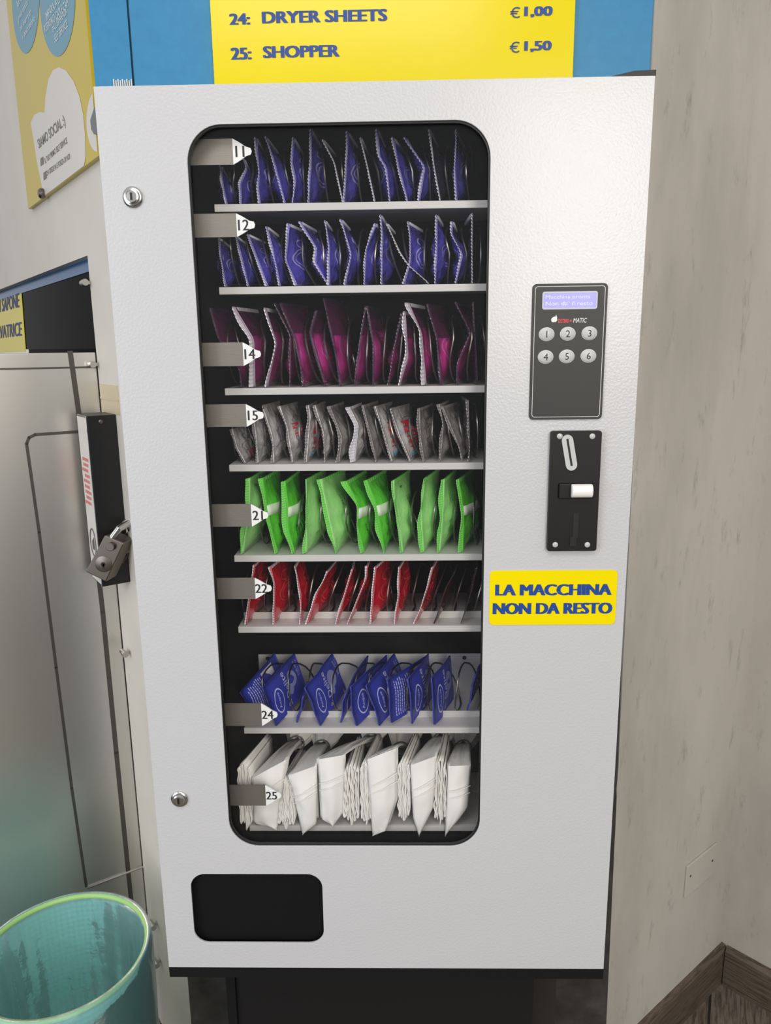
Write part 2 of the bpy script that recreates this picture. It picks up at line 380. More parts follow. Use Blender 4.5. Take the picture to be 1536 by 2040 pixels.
mb = MB(); mb.obox(A(2.866, 0), -na*.06, na*.0-ta*.05, UP*H); mb.obox(A(J-.04, 0, -.35), ta*2.64, -na*.05, UP*H); struct(mb.build('wall_behind', inside_black))
# chipped plaster edge of the right wall
rng = random.Random(11)
def baseboard(name, P, t, n, L):
    V = []; F = []; uv = []
    prof = [(0, 0), (.014, 0), (.014, .098), (.009, .108), (0, .11)]
    for i, s in enumerate((0, L)):
        for a, z in prof: V.append(P + t*s + n*a + UP*z); uv.append((s*2 + (7 if 'right' in name else 0), z*3))
    k = len(prof)
    F = [(i, i+1, k+i+1, k+i) for i in range(k-1)] + [tuple(range(k)), tuple(range(2*k-1, k-1, -1))]
    return struct(mesh(name, V, F, wood, None, False, uv))
baseboard('baseboard_right', B0, tb, nb, (KC-B0).length)
baseboard('baseboard_far_right', KC + nb*.016, tr_, nr, 2.1)
# blue wall panels above the machine
xs0, xs1 = at(213, 0, YC-.006).x, at(256, 60, YC-.006).x
mb = MB(); mb.box((xs0-.03, YC-.006, .55), (xs1, YC, 2.9)); struct(mb.build('trim_1', blue_panel))
mb = MB(); mb.box((at(262, 80, YC-.012).x, YC-.014, .55), (at(1298, 70, YC-.012).x, YC, 2.9)); struct(mb.build('trim_2', blue_panel, bevel=.001))
# ragged tape end under the narrow panel
mb = MB()
for k in range(9):
    p = at(226+k*4.4, 166, YC-.008); mb.box((p.x, YC-.009, p.z-.03), (p.x+.0018, YC-.0065, p.z+.006-.002*(k % 2)))
t_o = mb.build('adhesive_strip', mat('ragged_white_adhesive', rgb(214, 212, 206), .7)); tag(t_o, 'ragged white adhesive remnant at the foot of the narrow blue wall panel', 'tape')

# ------------------------------------------------------------ price sign
YSG = YC - .014
sg = thing('price_sign', 'yellow price board with blue lettering on the blue wall above the vending machine', 'sign', (at(780, 100, YSG).x, YSG, 1.9))
def sp_(px, py, d=0): return at(px, py, YSG-.010-d)
xl, xr = at(425, 80, YSG).x, at(1141, 80, YSG).x
V = []; F = []; N = 150; zt, zb_ = 2.6, 1.85
for i in range(N+1):                                       # shallow horizontal flutes like corrugated plastic board
    z = zb_ + (zt-zb_)*i/N; V += [(xl, YSG-.009-.0004*cos(i*pi), z), (xr, YSG-.009-.0004*cos(i*pi), z)]
k = len(V)
for i in range(N): F.append((2*i, 2*i+1, 2*i+3, 2*i+2))
V += [(xl, YSG, zb_), (xr, YSG, zb_), (xl, YSG, zt), (xr, YSG, zt)]
F += [(0, 2*N, k+2, k), (1, k+1, k+3, 2*N+1), (0, k, k+1, 1), (2*N, 2*N+1, k+3, k+2)]
bd = mesh('board', V, F, yellow, sg, True)
mb = MB()
for body, a, b, c, o_ in (('24:', (457, 50), (499, 48), (456, 27), .035), ('DRYER SHEETS', (522, 47), (772, 41), (520, 23), .035),
                      ('1,00', (1044, 35), (1101, 33), (1043, 13), .035),
                      ('25:', (460, 119), (502, 118), (459, 95), .035), ('SHOPPER', (524, 116), (677, 112), (523, 92), .035),
                      ('1,50', (1044, 104), (1099, 102), (1043, 82), .035)):
    P = [sp_(*q) for q in (a, b, c)]; zc = P[0].z*.5 + P[1].z*.5
    P[0].z = P[1].z = zc; P[2].x = P[0].x
    mb = MB(); put_text(mb, body, *P, offset=0, bold=.2); mb.build('lettering', blue_ink, sg)
for body, a, b, c in (('€', (1016, 36), (1036, 35), (1016, 14)), ('€', (1015, 105), (1035, 104), (1015, 83))):
    P = [sp_(*q) for q in (a, b, c)]; P[1].z = P[0].z; P[2].x = P[0].x; mb = MB(); put_text(mb, body, *P, offset=0); mb.build('lettering', blue_ink, sg)

# ------------------------------------------------------------ poster on the left wall
def PA(cx, cy, off=.012): return onA(cx/3.339, cy/3.339, off)
po = thing('poster', 'yellow poster with blue bubbles and a white cloud on the left wall', 'poster', A(.3, 1.927, .0))
mb = MB()
s0, s1 = .098, .715
mb.obox(A(s0, 1.9275), ta*(s1-s0), na*.01, UP*.9)
poster_yellow = mat('poster_yellow', rgb(198, 174, 22), .28)
mb.build('poster_panel', [poster_yellow], po)
def clipA(P):   # keep print inside the poster
    out = []
    for p in P:
        s = (p-A0).dot(ta); s = min(max(s, s0+.001), s1-.001); out.append(A(s, max(p.z, 1.9285), (p-A0).dot(na)))
    return out
def ell(cx, cy, rx, ry, n=40): return [(cx+rx*cos(2*pi*i/n), cy+ry*sin(2*pi*i/n)) for i in range(n)]
mb = MB(); mb2 = MB()
for e_ in (ell(170, -40, 92, 396), ell(382, -20, 118, 396)):
    P = [PA(*q, .0104) for q in e_]; mb.prism(clipA(P), na*.0002)
mb.build('blue_bubble', mat('poster_blue', rgb(92, 150, 172), .35), po)
cl = [(205, 815), (228, 765), (262, 745), (296, 750), (302, 650), (322, 530), (352, 468), (392, 447), (440, 470), (490, 540), (528, 640), (553, 760), (566, 900), (570, 1040), (563, 1148), (470, 1205), (380, 1270), (296, 1335), (250, 1100)]
mb = MB(); mb.prism(clipA([PA(*q, .0104) for q in cl]), na*.0002)
mb.prism(clipA([PA(*q, .0104) for q in ell(646, 805, 70, 205)]), na*.0002)
mb.build('white_cloud', mat('poster_white', rgb(216, 211, 203), .35), po)
mb = MB(); g_ = .0112
for body, a, b, c in (('SIAMO SOCIAL :)', (262, 1008), (440, 848), (246, 930)), ('IL TUO PRIMO SELF SERVICE', (300, 1088), (448, 950), (294, 1052)), ('CHI CREDE IN E FORZA DI NOI', (308, 1172), (466, 1056), (304, 1138))):
    put_text(mb, body, PA(*a, g_), PA(*b, g_), PA(*c, g_), offset=.012)
for q in ((270, 1105, 1055), (290, 1200, 1150)):
    mb.add([PA(q[0], q[1], g_), PA(q[0]+20, q[1]-16, g_), PA(q[0]+16, q[2]-14, g_), PA(q[0]-2, q[2], g_)], [(0, 1, 2, 3)])
mb.build('printed_text', mat('poster_grey_ink', rgb(120, 116, 110), .5), po)
mb = MB()
mb.add([PA(*q, g_) for q in ((600, 800), (612, 760), (626, 715), (646, 700), (660, 780), (658, 890), (625, 893), (606, 860))], [tuple(range(8))])
mb.build('wireless_symbol', mat('poster_dark_grey', rgb(112, 114, 116), .5), po)
mb = MB(); btx = mat('poster_pale_ink', rgb(208, 222, 226), .5)
for body, a, b, c in (('Asciugatrici', (118, 80), (172, -60), (108, 20)), ('grande capacita', (124, 160), (188, 40), (116, 110)), ('per lavare tutto', (140, 220), (214, 100), (132, 170)), ('in poco tempo', (152, 280), (234, 150), (146, 230)),
                      ('IMPARA A LAVARE', (312, 140), (452, -60), (300, 90)), ('RISPARMIO CAPI E CAPI', (300, 222), (458, 40), (292, 170)), ('DALL ESPERIENZA', (352, 220), (446, 90), (346, 180)), ('SELF SERVICE', (366, 288), (452, 178), (358, 238))):
    if body.startswith('IMPARA'): mb.build('bubble_text', btx, po); mb = MB()
    put_text(mb, body, PA(*a, g_), PA(*b, g_), PA(*c, g_), offset=.01)
mb.build('bubble_text', btx, po)
p = PA(287, 1288, .012); mb = MB(); mb.lathe(p - na*.004, na, [(.008, 0), (.011, .004), (.011, .010), (.007, .014)], 16)
mb.build('fixing_knob', steel_dark, po, smooth=True)

# ------------------------------------------------------------ washing machine front in the left opening
OB = -.02
cp_ = thing('control_panel', 'glossy black control panel behind the opening in the left wall', 'panel', A(J+.02, 1.6, OB))
mb = MB(); mb.obox(A(J-.03, 1.600, OB), ta*1.9, -na*.03, UP*.2); mb.build('black_glass', gloss_black, cp_)
mb = MB(); mb.obox(A(J-.03, 1.755, OB+.0005), ta*1.9, na*.002, UP*.05); mb.build('blue_strip', mat('panel_blue_strip', rgb(22, 96, 150), .2), cp_)
mb = MB()
yl = [onA(x_, y_, OB+.001) for x_, y_ in ((-30, 600), (40, 545), (52, 701), (-30, 704))]
mb.prism(yl, na*.001); mb.build('yellow_sign', yellow, cp_)
mb = MB()
for body, a, b, c in (('DI SAPONE', (-6, 624), (38, 612), (-7, 599)), ('IN LAVATRICE', (-22, 677), (43, 669), (-23, 654))):
    mb = MB(); put_text(mb, body, *[onA(*q, OB+.003) for q in (a, b, c)], offset=0, bold=.12); mb.build('lettering', blue_ink, cp_)
# steel door standing out from the jamb
Jp = A(J+.004, 0); td = -Vector((sin(radians(54)), cos(radians(54)), 0)); nd = Vector((-td.y, td.x, 0))   # towards the viewer's left
if nd.y > 0: nd = -nd
def D(s, z, off=0): return Jp + td*s + nd*off + UP*z
def onD(px, py, off=0): return on(px, py, Jp + nd*off, nd)
sd = thing('steel_door', 'brushed steel machine door with pressed grooves standing behind the waste bin', 'door', D(.2, .15))
zt_ = onD(100, 703).z
mb = MB(); mb.obox(D(0, .16), td*.75, -nd*.03, UP*(zt_-.16)); mb.build('door_sheet', steel, sd, bevel=.002)
def groove(pts, wd, nm):
    mbg = MB(); P = [onD(*q, .0006) for q in pts]
    for a, b in zip(P, P[1:]):
        t = (b-a).normalized(); s = t.cross(nd).normalized()*wd/2
        mbg.add([a-s-t*wd*.3, b-s+t*wd*.3, b+s+t*wd*.3, a+s-t*wd*.3], [(0, 1, 2, 3)])
    return mbg.build(nm, steel_groove, sd)
groove([(140, 702), (168, 900), (205, 1220), (232, 1500), (262, 1800)], .010, 'groove')
groove([(172, 859), (70, 866), (58, 872), (53, 884), (78, 1060), (112, 1330), (143, 1570), (172, 1766)], .006, 'groove')
mb = MB(); mb.tube([onD(*q, .002) for q in ((174, 1769), (236, 1745), (297, 1722))], .0028, 6); mb.build('bottom_bead', chrome, sd, True)
mb = MB(); a, b = onD(0, 737, .0008), onD(198, 733, .0008); mb.obox(a, b-a, UP*.0035, nd*.0006); mb.build('top_seam', steel_groove, sd)
pin_n = [0]
for (x_, y_) in ((183, 726), (247, 1301), (303, 1843), (310, 1918), (167, 563)):
    c = onA(x_, y_, .012); mb = MB(); mb.tube([c - td*.0 - ta*.012, c + ta*.001, c + ta*.0015, c + ta*.014], [.0065, .0065, .0055, .0055], 12)
    mb.obox(c - na*.012 - ta*.003 - UP*.003, ta*.006, na*.012, UP*.006)
    mb.build('hinge_pin', chrome, sd if y_ > 600 else cp_, True)
a, b = A(J+.03, .155, .0), A(J-.005, .155, .0)
mb = MB(); mb.tube([onA(285, 1880, -.01), onA(303, 1925, -.01), onA(352, 2045, -.01), onA(375, 2095, -.01)], .007, 10)
o = mb.build('plinth_bar', chrome, None, True); tag(o, 'thin steel bar low at the wall opening, right of the waste bin', 'bar')

# coin box with padlock
bxl = [onA(193, 818, .0)]
cb = thing('coin_box', 'black metal coin box with a white front sticker fixed to the wall edge', 'box', A(.17, 1.2))
# corner post line from the photo: front-left face in the wall direction, dark side seen frontally
zc0, zc1 = 1.135, 1.475
dep = .055; sB = .165
mb = MB(); mb.obox(A(sB, zc0), ta*.075, na*dep, UP*(zc1-zc0)); mb.build('box_body', box_black, cb, bevel=.0015)
mb = MB(); mb.obox(A(sB+.004, zc0+.004, dep), ta*.067, na*.0012, UP*(zc1-zc0-.008)); mb.build('sticker', mat('sticker_white', rgb(205, 200, 194), .5), cb)
mb = MB(); mb.obox(A(sB-.0005, zc0, dep+.0004), ta*.0035, na*.0012, UP*(zc1-zc0)); mb.build('edge_strip', chrome, cb)
mb = MB()
for i in range(9):
    zz = zc1-.09-.011*i; mb.obox(A(sB+.014+.004*(i % 3), zz, dep+.0013), ta*(.044-.007*(i % 2)), na*.0003, UP*.006)
mb.build('red_print', mat('faded_red_print', rgb(196, 110, 106), .6), cb)
mb = MB(); cc = A(sB+.036, zc0+.085, dep+.0016)
mb.tube([cc + ta*.02*cos(2*pi*i/24) + UP*.028*sin(2*pi*i/24) for i in range(24)], .0014, 5, True)
for i in range(3): mb.obox(cc - ta*.008 + ta*.006*i - UP*.015, ta*.003, na*.0004, UP*(.026 - .004*i))
mb.build('emblem', mat('emblem_ink', rgb(88, 92, 88), .6), cb)
mb = MB(); cc = A(sB, zc1-.012, dep*.55); mb.lathe(cc, -ta, [(.004, 0), (.004, .002), (.002, .003)], 12); mb.build('rivet', steel_dark, cb)
# padlock
Cp = on(207, 1100, A0 + na*.085, nd)
pc = Vector(onD(210, 1100, .0)); pc = EYE + (pc-EYE)*.93
pl_ = thing('padlock', 'scratched steel padlock hanging at the bottom of the black coin box', 'padlock', pc)
dv = ray(207, 1100).normalized(); 
def onL(px, py, off=0):  # plane of the padlock face, parallel to the machine front
    return at(px, py, pc.y - off)
cq = [(208, 1066), (247, 1083), (211, 1160), (170, 1139)]
P = [onL(*q, .012) for q in cq]; mb = MB(); mb.prism(P, (.012, .026, .004)); mb.build('lock_body', steel_dark, pl_, bevel=.0025)
c = onL(206, 1124, .0125); mb = MB(); mb.lathe(c, (0, -1, 0), [(.0165, 0), (.0165, .0006), (.0150, .0012)], 28); mb.build('lock_cylinder', steel_dark, pl_, True)
mb = MB(); mb.lathe(c, (0, -1, 0), [(.0045, .001), (.0045, .0016)], 14); mb.obox(c + Vector((-.002, -.0016, -.009)), (.0035, 0, 0), (0, .0006, 0), (.001, 0, .010)); mb.build('keyhole', plastic_black2, pl_)
c = onL(221, 1088, .0125); mb = MB(); mb.lathe(c, (0, -1, 0), [(.0085, 0), (.0085, .006), (.0075, .007)], 20); mb.build('rivet', steel_dark, pl_, True)
mb = MB(); q0 = onL(228, 1075, -.004); q1 = onL(258, 1048, -.03)
mb.tube([onL(222, 1074, .004), onL(238, 1052, .006), onL(256, 1043, -.01), onL(266, 1062, -.03), onL(262, 1090, -.035), onL(247, 1098, -.02)], .0075, 10)
mb.build('shackle', chrome, pl_, True)
hp = thing('hasp', 'bent steel hasp plates between the padlock and the wall edge', 'hasp', onL(252, 1080, -.04))
mb = MB(); mb.prism([onL(*q, -.026) for q in ((228, 1082), (262, 1052), (268, 1085), (238, 1132), (226, 1134))], (.004, .006, .001)); mb.build('hasp_plate', steel_dark, hp, bevel=.001)
mb = MB(); mb.tube([onL(240, 1050, -.036), onL(262, 1034, -.04), onL(280, 1030, -.06)], .010, 10); mb.build('hasp_pin', chrome, hp, True)

# brown tape on the wall edge
a, b = A(.150, 1.483, .0004), A(.258, 1.483, .0004)
mb = MB(); mb.obox(A(.135, 1.475, 0), ta*.126, na*.0012, UP*.056); mb.obox(A(.135, 1.475+.026, .001), ta*.126, na*.0012, UP*.004)
o = mb.build('packing_tape', tape_mat); tag(o, 'yellowed packing tape on the wall edge above the black coin box', 'tape')
# blanking plate on the right wall
q = [onB(1368, 1726, .003), onB(1427, 1680, .003), onB(1424, 1737, .003), onB(1364, 1789, .003)]
s_a = sum((v-B0).dot(tb) for v in (q[0], q[3]))/2; s_b = sum((v-B0).dot(tb) for v in (q[1], q[2]))/2; z_a = (q[3].z+q[2].z)/2; z_b = (q[0].z+q[1].z)/2
bp = thing('blanking_plate', 'blank socket cover painted over on the right wall', 'cover plate', B((s_a+s_b)/2, z_a))
mb = MB(); mb.obox(B(s_a, z_a, 0), tb*(s_b-s_a), nb*.005, UP*(z_b-z_a)); mb.build('plate', plaster, bp, bevel=.0015)
for f, zf in ((.12, .62), (.86, .52)):
    mb = MB(); c = B(s_a + (s_b-s_a)*f, z_a + (z_b-z_a)*zf, .005); mb.lathe(c, nb, [(.003, 0), (.003, .0006), (.0015, .0008)], 10); mb.build('screw', stone, bp)

# ------------------------------------------------------------ waste bin with liner
BC = Vector((-.6097, .2778, 0)); BZ = .50; BR = .1517
def ring_pts(r, z, n=48, wob=0, seed=0): return [BC + Vector((r*cos(2*pi*i/n), r*sin(2*pi*i/n), z + wob*noise.noise(Vector((3*cos(2*pi*i/n), 3*sin(2*pi*i/n), seed)))) ) for i in range(n)]
bn = thing('waste_bin', 'round mint mesh waste bin with a lime green rim in front of the steel door', 'waste bin', BC)
V = []; F = []; n = 72; lv = 26
for j in range(lv+1):
    z = .004 + (BZ-.01-.004)*j/lv; V += ring_pts(BR*(.93+.06*j/lv), z, n)
for j in range(lv):
    for i in range(n): F.append((j*n+i, j*n+(i+1) % n, (j+1)*n+(i+1) % n, (j+1)*n+i))
F.append(tuple(range(n-1, -1, -1)))
bsk = mesh('mesh_wall', V, F, bin_mint, bn, True, [((i % n)*2.0, (i//n)*2.6) for i in range(len(V))])
mb = MB(); mb.tube(ring_pts(BR, BZ, 64), .0055, 10, True); mb.build('rim', rim_lime, bn, True)
# liner: inner bag, folded over the rim, creased
ln = thing('bin_liner', 'thin translucent blue green bag lining the mint waste bin', 'bin liner', BC + UP*.02)
prof = [(.60, .03), (.82, .045), (.88, .12), (.90, .2), (.915, .29), (.93, .37), (.945, .44), (.965, .49), (1.0, .507), (1.045, .505), (1.06, .48), (1.055, .43), (1.05, .37), (1.04, .31), (1.035, .2), (1.02, .1)]
V = []; F = []; n = 120
for j, (rf, z) in enumerate(prof):
    for i in range(n):
        a = 2*pi*i/n; d = Vector((cos(a), sin(a), 0)); f = noise.noise(Vector((d.x*5.5, d.y*5.5, z*2.2)))*.5 + noise.noise(Vector((d.x*13, d.y*13, z*4)))*.3
        amp = .026 if j < 6 else (.007 if j < 8 else (.0015 if j < 10 else .006))
        r = BR*rf - abs(f)*amp*1.4 if j < 8 else BR*rf + abs(f)*amp
        V.append(BC + d*r + UP*(z + (f*.02 if j == len(prof)-1 else 0)))
for j in range(len(prof)-1):
    for i in range(n): F.append((j*n+i, j*n+(i+1) % n, (j+1)*n+(i+1) % n, (j+1)*n+i))
mesh('liner_film', V, F, liner_mat, ln, True)

# ------------------------------------------------------------ vending machine
XL, XR, ZB, ZT = -.3105, .3105, .731, 1.8855
WX0, WX1, WZ0, WZ1 = -.2108, .1318, .928, 1.8445
vm = thing('vending_machine', 'white vending machine with a tall rounded window full of sachets', 'vending machine', (0, .2, ZB))
win = rrect(WX0, WZ0, WX1, WZ1, .040, 10); pick = rrect(-.2700, .7725, -.0858, .8842, .021, 8)
fp = plate('front_panel', [(XL, ZB), (XR, ZB), (XR, ZT), (XL, ZT)], [win, pick], 0, .003, white_paint, vm, bevel=.0012)
fp['label'] = 'white textured steel front'
mb = MB(); mb.box((XL, .003, ZB), (XL+.002, .028, ZT)); mb.box((XR-.002, .003, ZB), (XR, .028, ZT)); mb.box((XL+.002, .003, ZT-.002), (XR-.002, .028, ZT))
mb.build('door_edge', white_paint, vm)
mb = MB(); t = .004
mb.box((XL+.004, .03, ZB-.0), (XL+.004+t, YC-.016, ZT+.004)); mb.box((XR-.008, .03, ZB), (XR-.004, YC-.016, ZT+.004))
mb.box((XL+.004, .03, ZT), (XR-.004, YC-.016, ZT+.004)); mb.box((XL+.004, .03, ZB-.002), (XR-.004, YC-.016, ZB+.002)); mb.box((XL+.008, YC-.02, ZB), (XR-.008, YC-.016, ZT))
mb.build('cabinet_shell', body_black, vm)
mb = MB(); mb.prism([(.262, .001, ZT+.0003), (XR+.001, .001, ZT+.0003), (XR+.001, .001, ZT+.0062), (.288, .001, ZT+.0056)], (0, .02, 0)); mb.build('top_seal_end', gasket, vm)
mb = MB(); mb.box((XL, .0, ZB-.0165), (XR, .02, ZB-.0005)); mb.build('bottom_rail', body_black, vm)
wi = rrect(WX0+.002, WZ0+.002, WX1-.002, WZ1-.002, .038, 10); wo = rrect(WX0-.010, WZ0-.010, WX1+.010, WZ1+.010, .048, 10)
plate('window_gasket', wo, [wi], .0031, .007, gasket, vm)
plate('window_pane', rrect(WX0-.008, WZ0-.008, WX1+.008, WZ1+.008, .045, 8), [], .0072, .0102, pane_glass, vm)
plate('pickup_flap', rrect(-.276, .766, -.080, .891, .022, 8), [], .010, .014, flap_black, vm)
# cabinet lining
mb = MB()
mb.box((-.300, .20, .90), (.20, .204, ZT-.01)); mb.box((-.300, .02, .90), (-.297, .2, ZT-.01)); mb.box((.20, .02, .90), (.203, .204, ZT-.01)); mb.box((-.3, .02, ZT-.013), (.2, .2, ZT-.01)); mb.box((-.3, .016, .899), (.2, .2, .902))
mb.build('cabinet_lining', inside_black, vm)
# shelves
SH = {11: 1.7697, 12: 1.6730, 14: 1.5490, 15: 1.4505, 21: 1.3280, 22: 1.2273, 24: 1.0765, 25: .9220}
YS = .055
for k, z in SH.items():
    mb = MB(); mb.box((-.1955, YS, z-.0088), (.1975, YS+.003, z)); mb.box((-.1955, YS+.003, z-.003), (.1975, .196, z)); 
    if k in (24, 22): mb.box((-.1935, YS+.030, z), (.1960, YS+.032, z+.010))
    mb.build('shelf', shelf_white, vm, bevel=.0006)
mb = MB(); mb.box((-.1925, .168, 1.037), (.196, .170, 1.139)); mb.build('shelf_back', shelf_white, vm)
for x_ in (-.178, .123): mb = MB(); mb.lathe((x_, .1679, 1.1325), (0, -1, 0), [(.0032, 0), (.0032, .0004)], 12); mb.build('back_hole', ink, vm)
TG = {11: (1.8356, 1.8075), 12: (1.7542, 1.7278), 14: (1.6059, 1.5776), 15: (1.5311, 1.5031), 21: (1.4046, 1.375), 22: (1.3063, 1.2775), 24: (1.1291, 1.0958), 25: (1.0061, .9742)}
for k, (z1, z0) in TG.items():
    y = .025; zm = (z0+z1)/2
    mb = MB(); mb.box((-.296, y, z0), (-.1630, y+.0012, z1)); tgp = mb.build('number_tag', tag_metal, vm)
    hh = (z1-z0)/2
    mb = MB(); pts = [(-.1634, z0), (-.1634, z1)] + [(-.1634 + (.0200)*f, zm + hh*(1-f)**.72*(1 if f < 1 else 0)) for f in (.25, .5, .75)] + [(-.1428, zm+.0035), (-.1415, zm), (-.1428, zm-.0035)] + [(-.1634 + .0200*f, zm - hh*(1-f)**.72) for f in (.75, .5, .25)]
    mb.prism([(a, y-.0004, b) for a, b in pts], (0, .0016, 0)); mb.build('arrow', tag_white, tgp)
    mb = MB(); ctxt(mb, str(k), -.1552, zm, .0120, y-.0006, offset=0, bold=.06); mb.build('digits', ink, tgp)
# locks
for (x_, z_) in ((-.2755, 1.7692), (-.2760, 1.0014)):
    mb = MB(); mb.lathe((x_, 0, z_), (0, -1, 0), [(.0115, -.001), (.0115, .002), (.0098, .0035), (.0085, .0036), (.0080, .006), (.0062, .0066), (.0060, .0062), (0.0005, .0064)], 32)
    lk = mb.build('lock', chrome, vm, True)
    mb = MB(); mb.box((x_-.0012, -.0072, z_-.004), (x_+.0012, -.0060, z_+.004)); mb.build('keyhole', plastic_black2, lk)
# keypad
kp = plate('keypad', rrect(.1827, 1.5108, .2695, 1.6676, .005, 5), [], -.0025, .0005, keypad_grey, vm, bevel=.0006)
plate('keypad_outline', rrect(.1855, 1.5136, .2667, 1.6648, .0035, 5), [rrect(.1861, 1.5142, .2661, 1.6642, .003, 5)], -.0028, -.0024, line_white, kp)
kx = lambda px, py: at(px, py, 0)
d0, d1 = kx(1079, 617), kx(1190, 580)
fr = plate('display_frame', rrect(d0.x, d0.z, d1.x, d1.z, .0025, 4), [rrect(d0.x+.0016, d0.z+.0018, d1.x-.0016, d1.z-.0018, .001, 3)], -.0032, -.002, lcd_frame, kp)
mb = MB(); mb.box((d0.x+.001, -.0028, d0.z+.001), (d1.x-.001, -.002, d1.z-.001)); mb.build('display', lcd, kp)
mb = MB(); txt(mb, 'Macchina pronta', d0.x+.0040, d1.x-.0085, d0.z+.0108, d0.z+.0160, -.0029, offset=0); txt(mb, "Non da' il resto", d0.x+.0040, d1.x-.0055, d0.z+.0044, d0.z+.0092, -.0029, offset=0)
mb.build('display_text', lcd_txt, kp)
a, b = kx(1096, 644), kx(1168, 628)
mb = MB(); c = kx(1103, 636)
mb.add([(c.x + dx_*.001, -.0027, c.z + dz_*.001) for dx_, dz_ in ((-3.4, -1.2), (-2.6, -3.0), (-.4, -3.4), (2.4, -3.0), (3.6, -1.4), (3.4, 1.6), (2.2, 5.2), (1.2, 2.4), (.2, 3.2), (-1.6, 2.0), (-3, .8))], [tuple(range(11))])
c2 = kx(1150, 639); c3 = kx(1168, 639); txt(mb, 'MATIC', kx(1141, 639).x, c3.x, c2.z-.0022, c2.z+.0030, -.0027, offset=0, shear=.2)
mb.build('logo_emblem', logo_white, kp)
mb = MB(); txt(mb, 'DETERS', kx(1111, 640).x, kx(1132, 640).x, c2.z-.0024, c2.z+.0024, -.0027, offset=.05); c = kx(1136, 639); mb.lathe((c.x, -.0026, c.z), (0, -1, 0), [(.0014, 0), (.0014, .0002)], 12)
mb.build('logo_lettering', logo_red, kp)
for i, (x_, y_) in enumerate(((1088, 666), (1130, 665), (1173, 664), (1086, 711), (1128, 710), (1171, 709))):
    c = kx(x_, y_); mb = MB()
    mb.lathe((c.x, 0, c.z), (0, -1, 0), [(.0092, .002), (.0092, .0030), (.0082, .0031), (.0080, .0040), (.0074, .0044)], 32, 1.0, .86, (1, 0, 0))
    mb.mi = 1; ctxt(mb, str(i+1), c.x, c.z, .0078, -.0046, offset=.0)
    o = mb.build('button', [button_grey, ink], kp, True)
# coin mechanism
cm = plate('coin_mechanism', rrect(.2088, 1.3485, .2693, 1.4972, .003, 4), [], -.008, .0005, plastic_black, vm, bevel=.0015)
def cy_(px, py): return at(px, py, -.008)
for (x_, y_) in ((1115, 869), (1180, 869), (1106, 1085), (1170, 1085)):
    c = cy_(x_, y_); mb = MB(); mb.lathe((c.x, -.0078, c.z), (0, -1, 0), [(.0034, 0), (.0034, .0010), (.0024, .0018)], 16); mb.build('screw', button_grey, cm, True)
c0, c1 = cy_(1130, 877), cy_(1138, 926); ax = (c1-c0).normalized(); sx_ = Vector((ax.z, 0, -ax.x))
P = []
for cc, a0 in ((c0, 0), (c1, 180)):
    for i in range(9):
        a = radians(a0 + 180*i/8); P.append(cc + sx_*.0068*cos(a) - ax*.0068*sin(a))
for q in P: q.y = -.0078
mb = MB(); mb.prism(P, (0, -.0022, 0)); mb.build('slot_ring', button_grey, cm)
mb = MB(); q0 = c0*.97 + c1*.03; a = c0 - ax*.002; b = c1 + ax*.001
mb.prism([Vector((p.x, -.0104, p.z)) for p in (a-sx_*.0012, a+sx_*.0012, b+sx_*.0012, b-sx_*.0012)], (0, .0004, 0)); mb.build('coin_slot', plastic_black2, cm)
c = cy_(1112, 992); c2 = cy_(1180, 962); mb = MB(); mb.box((c.x, -.013, c.z), (c2.x+.002, -.0078, c2.z)); mb.build('button_housing', plastic_black, cm, bevel=.001)
a, b = at(1137, 991, -.014), at(1180, 964, -.014); zc = (a.z+b.z)/2; hr = (b.z-a.z)/2
mb = MB(); n = 14; prof_ = [(cos(pi*i/n), sin(pi*i/n)) for i in range(n+1)]
mb.prism([Vector((a.x, -.0125 - .010*s_**.6, zc + hr*c_)) for c_, s_ in prof_], (b.x-a.x, 0, 0)); mb.build('reject_button', mat('button_white', rgb(232, 228, 224), .3), cm, True, bevel=.0012)
a, b = cy_(1140, 1072), cy_(1153, 1022); mb = MB(); mb.box((a.x, -.0086, a.z), (b.x, -.0078, b.z)); mb.box((a.x-.003, -.0092, a.z-.010), (a.x+.005, -.0078, a.z+.002)); mb.build('return_slot', plastic_black2, cm)
# notice sticker
st = plate('notice_sticker', rrect(.1393, 1.2495, .2993, 1.3216, .006, 5), [], -.0008, .0002, yellow, vm)
st['label'] = 'yellow notice sticker with blue capitals'
mb = MB(); k1, k2 = at(986, 1186), at(1218, 1184); txt(mb, 'LA MACCHINA', k1.x, k2.x, k1.z, at(986, 1164).z, -.0012, offset=0, bold=.2); mb.build('lettering', blue_ink, st); mb = MB()
k1, k2 = at(981, 1223), at(1219, 1221); txt(mb, 'NON DA RESTO', k1.x, k2.x, k1.z, at(986, 1201).z, -.0012, offset=0, bold=.2); mb.build('lettering', blue_ink, st)

# pedestal
pd = thing('machine_pedestal', 'black steel pedestal carrying the white vending machine', 'pedestal', (0, .2, 0))
mb = MB(); mb.box((-.2335, .07, 0), (.2264, .39, ZB-.018)); mb.build('pedestal_body', plastic_black, pd)
mb = MB(); mb.box((-.248, .065, 0), (-.2340, .38, ZB-.018)); mb.build('side_post', body_black, pd)
mb = MB(); mb.box((.2268, .10, 0), (.268, .38, ZB-.018)); mb.build('side_post', mat('brown_black_steel', rgb(36, 31, 28), .5), pd)

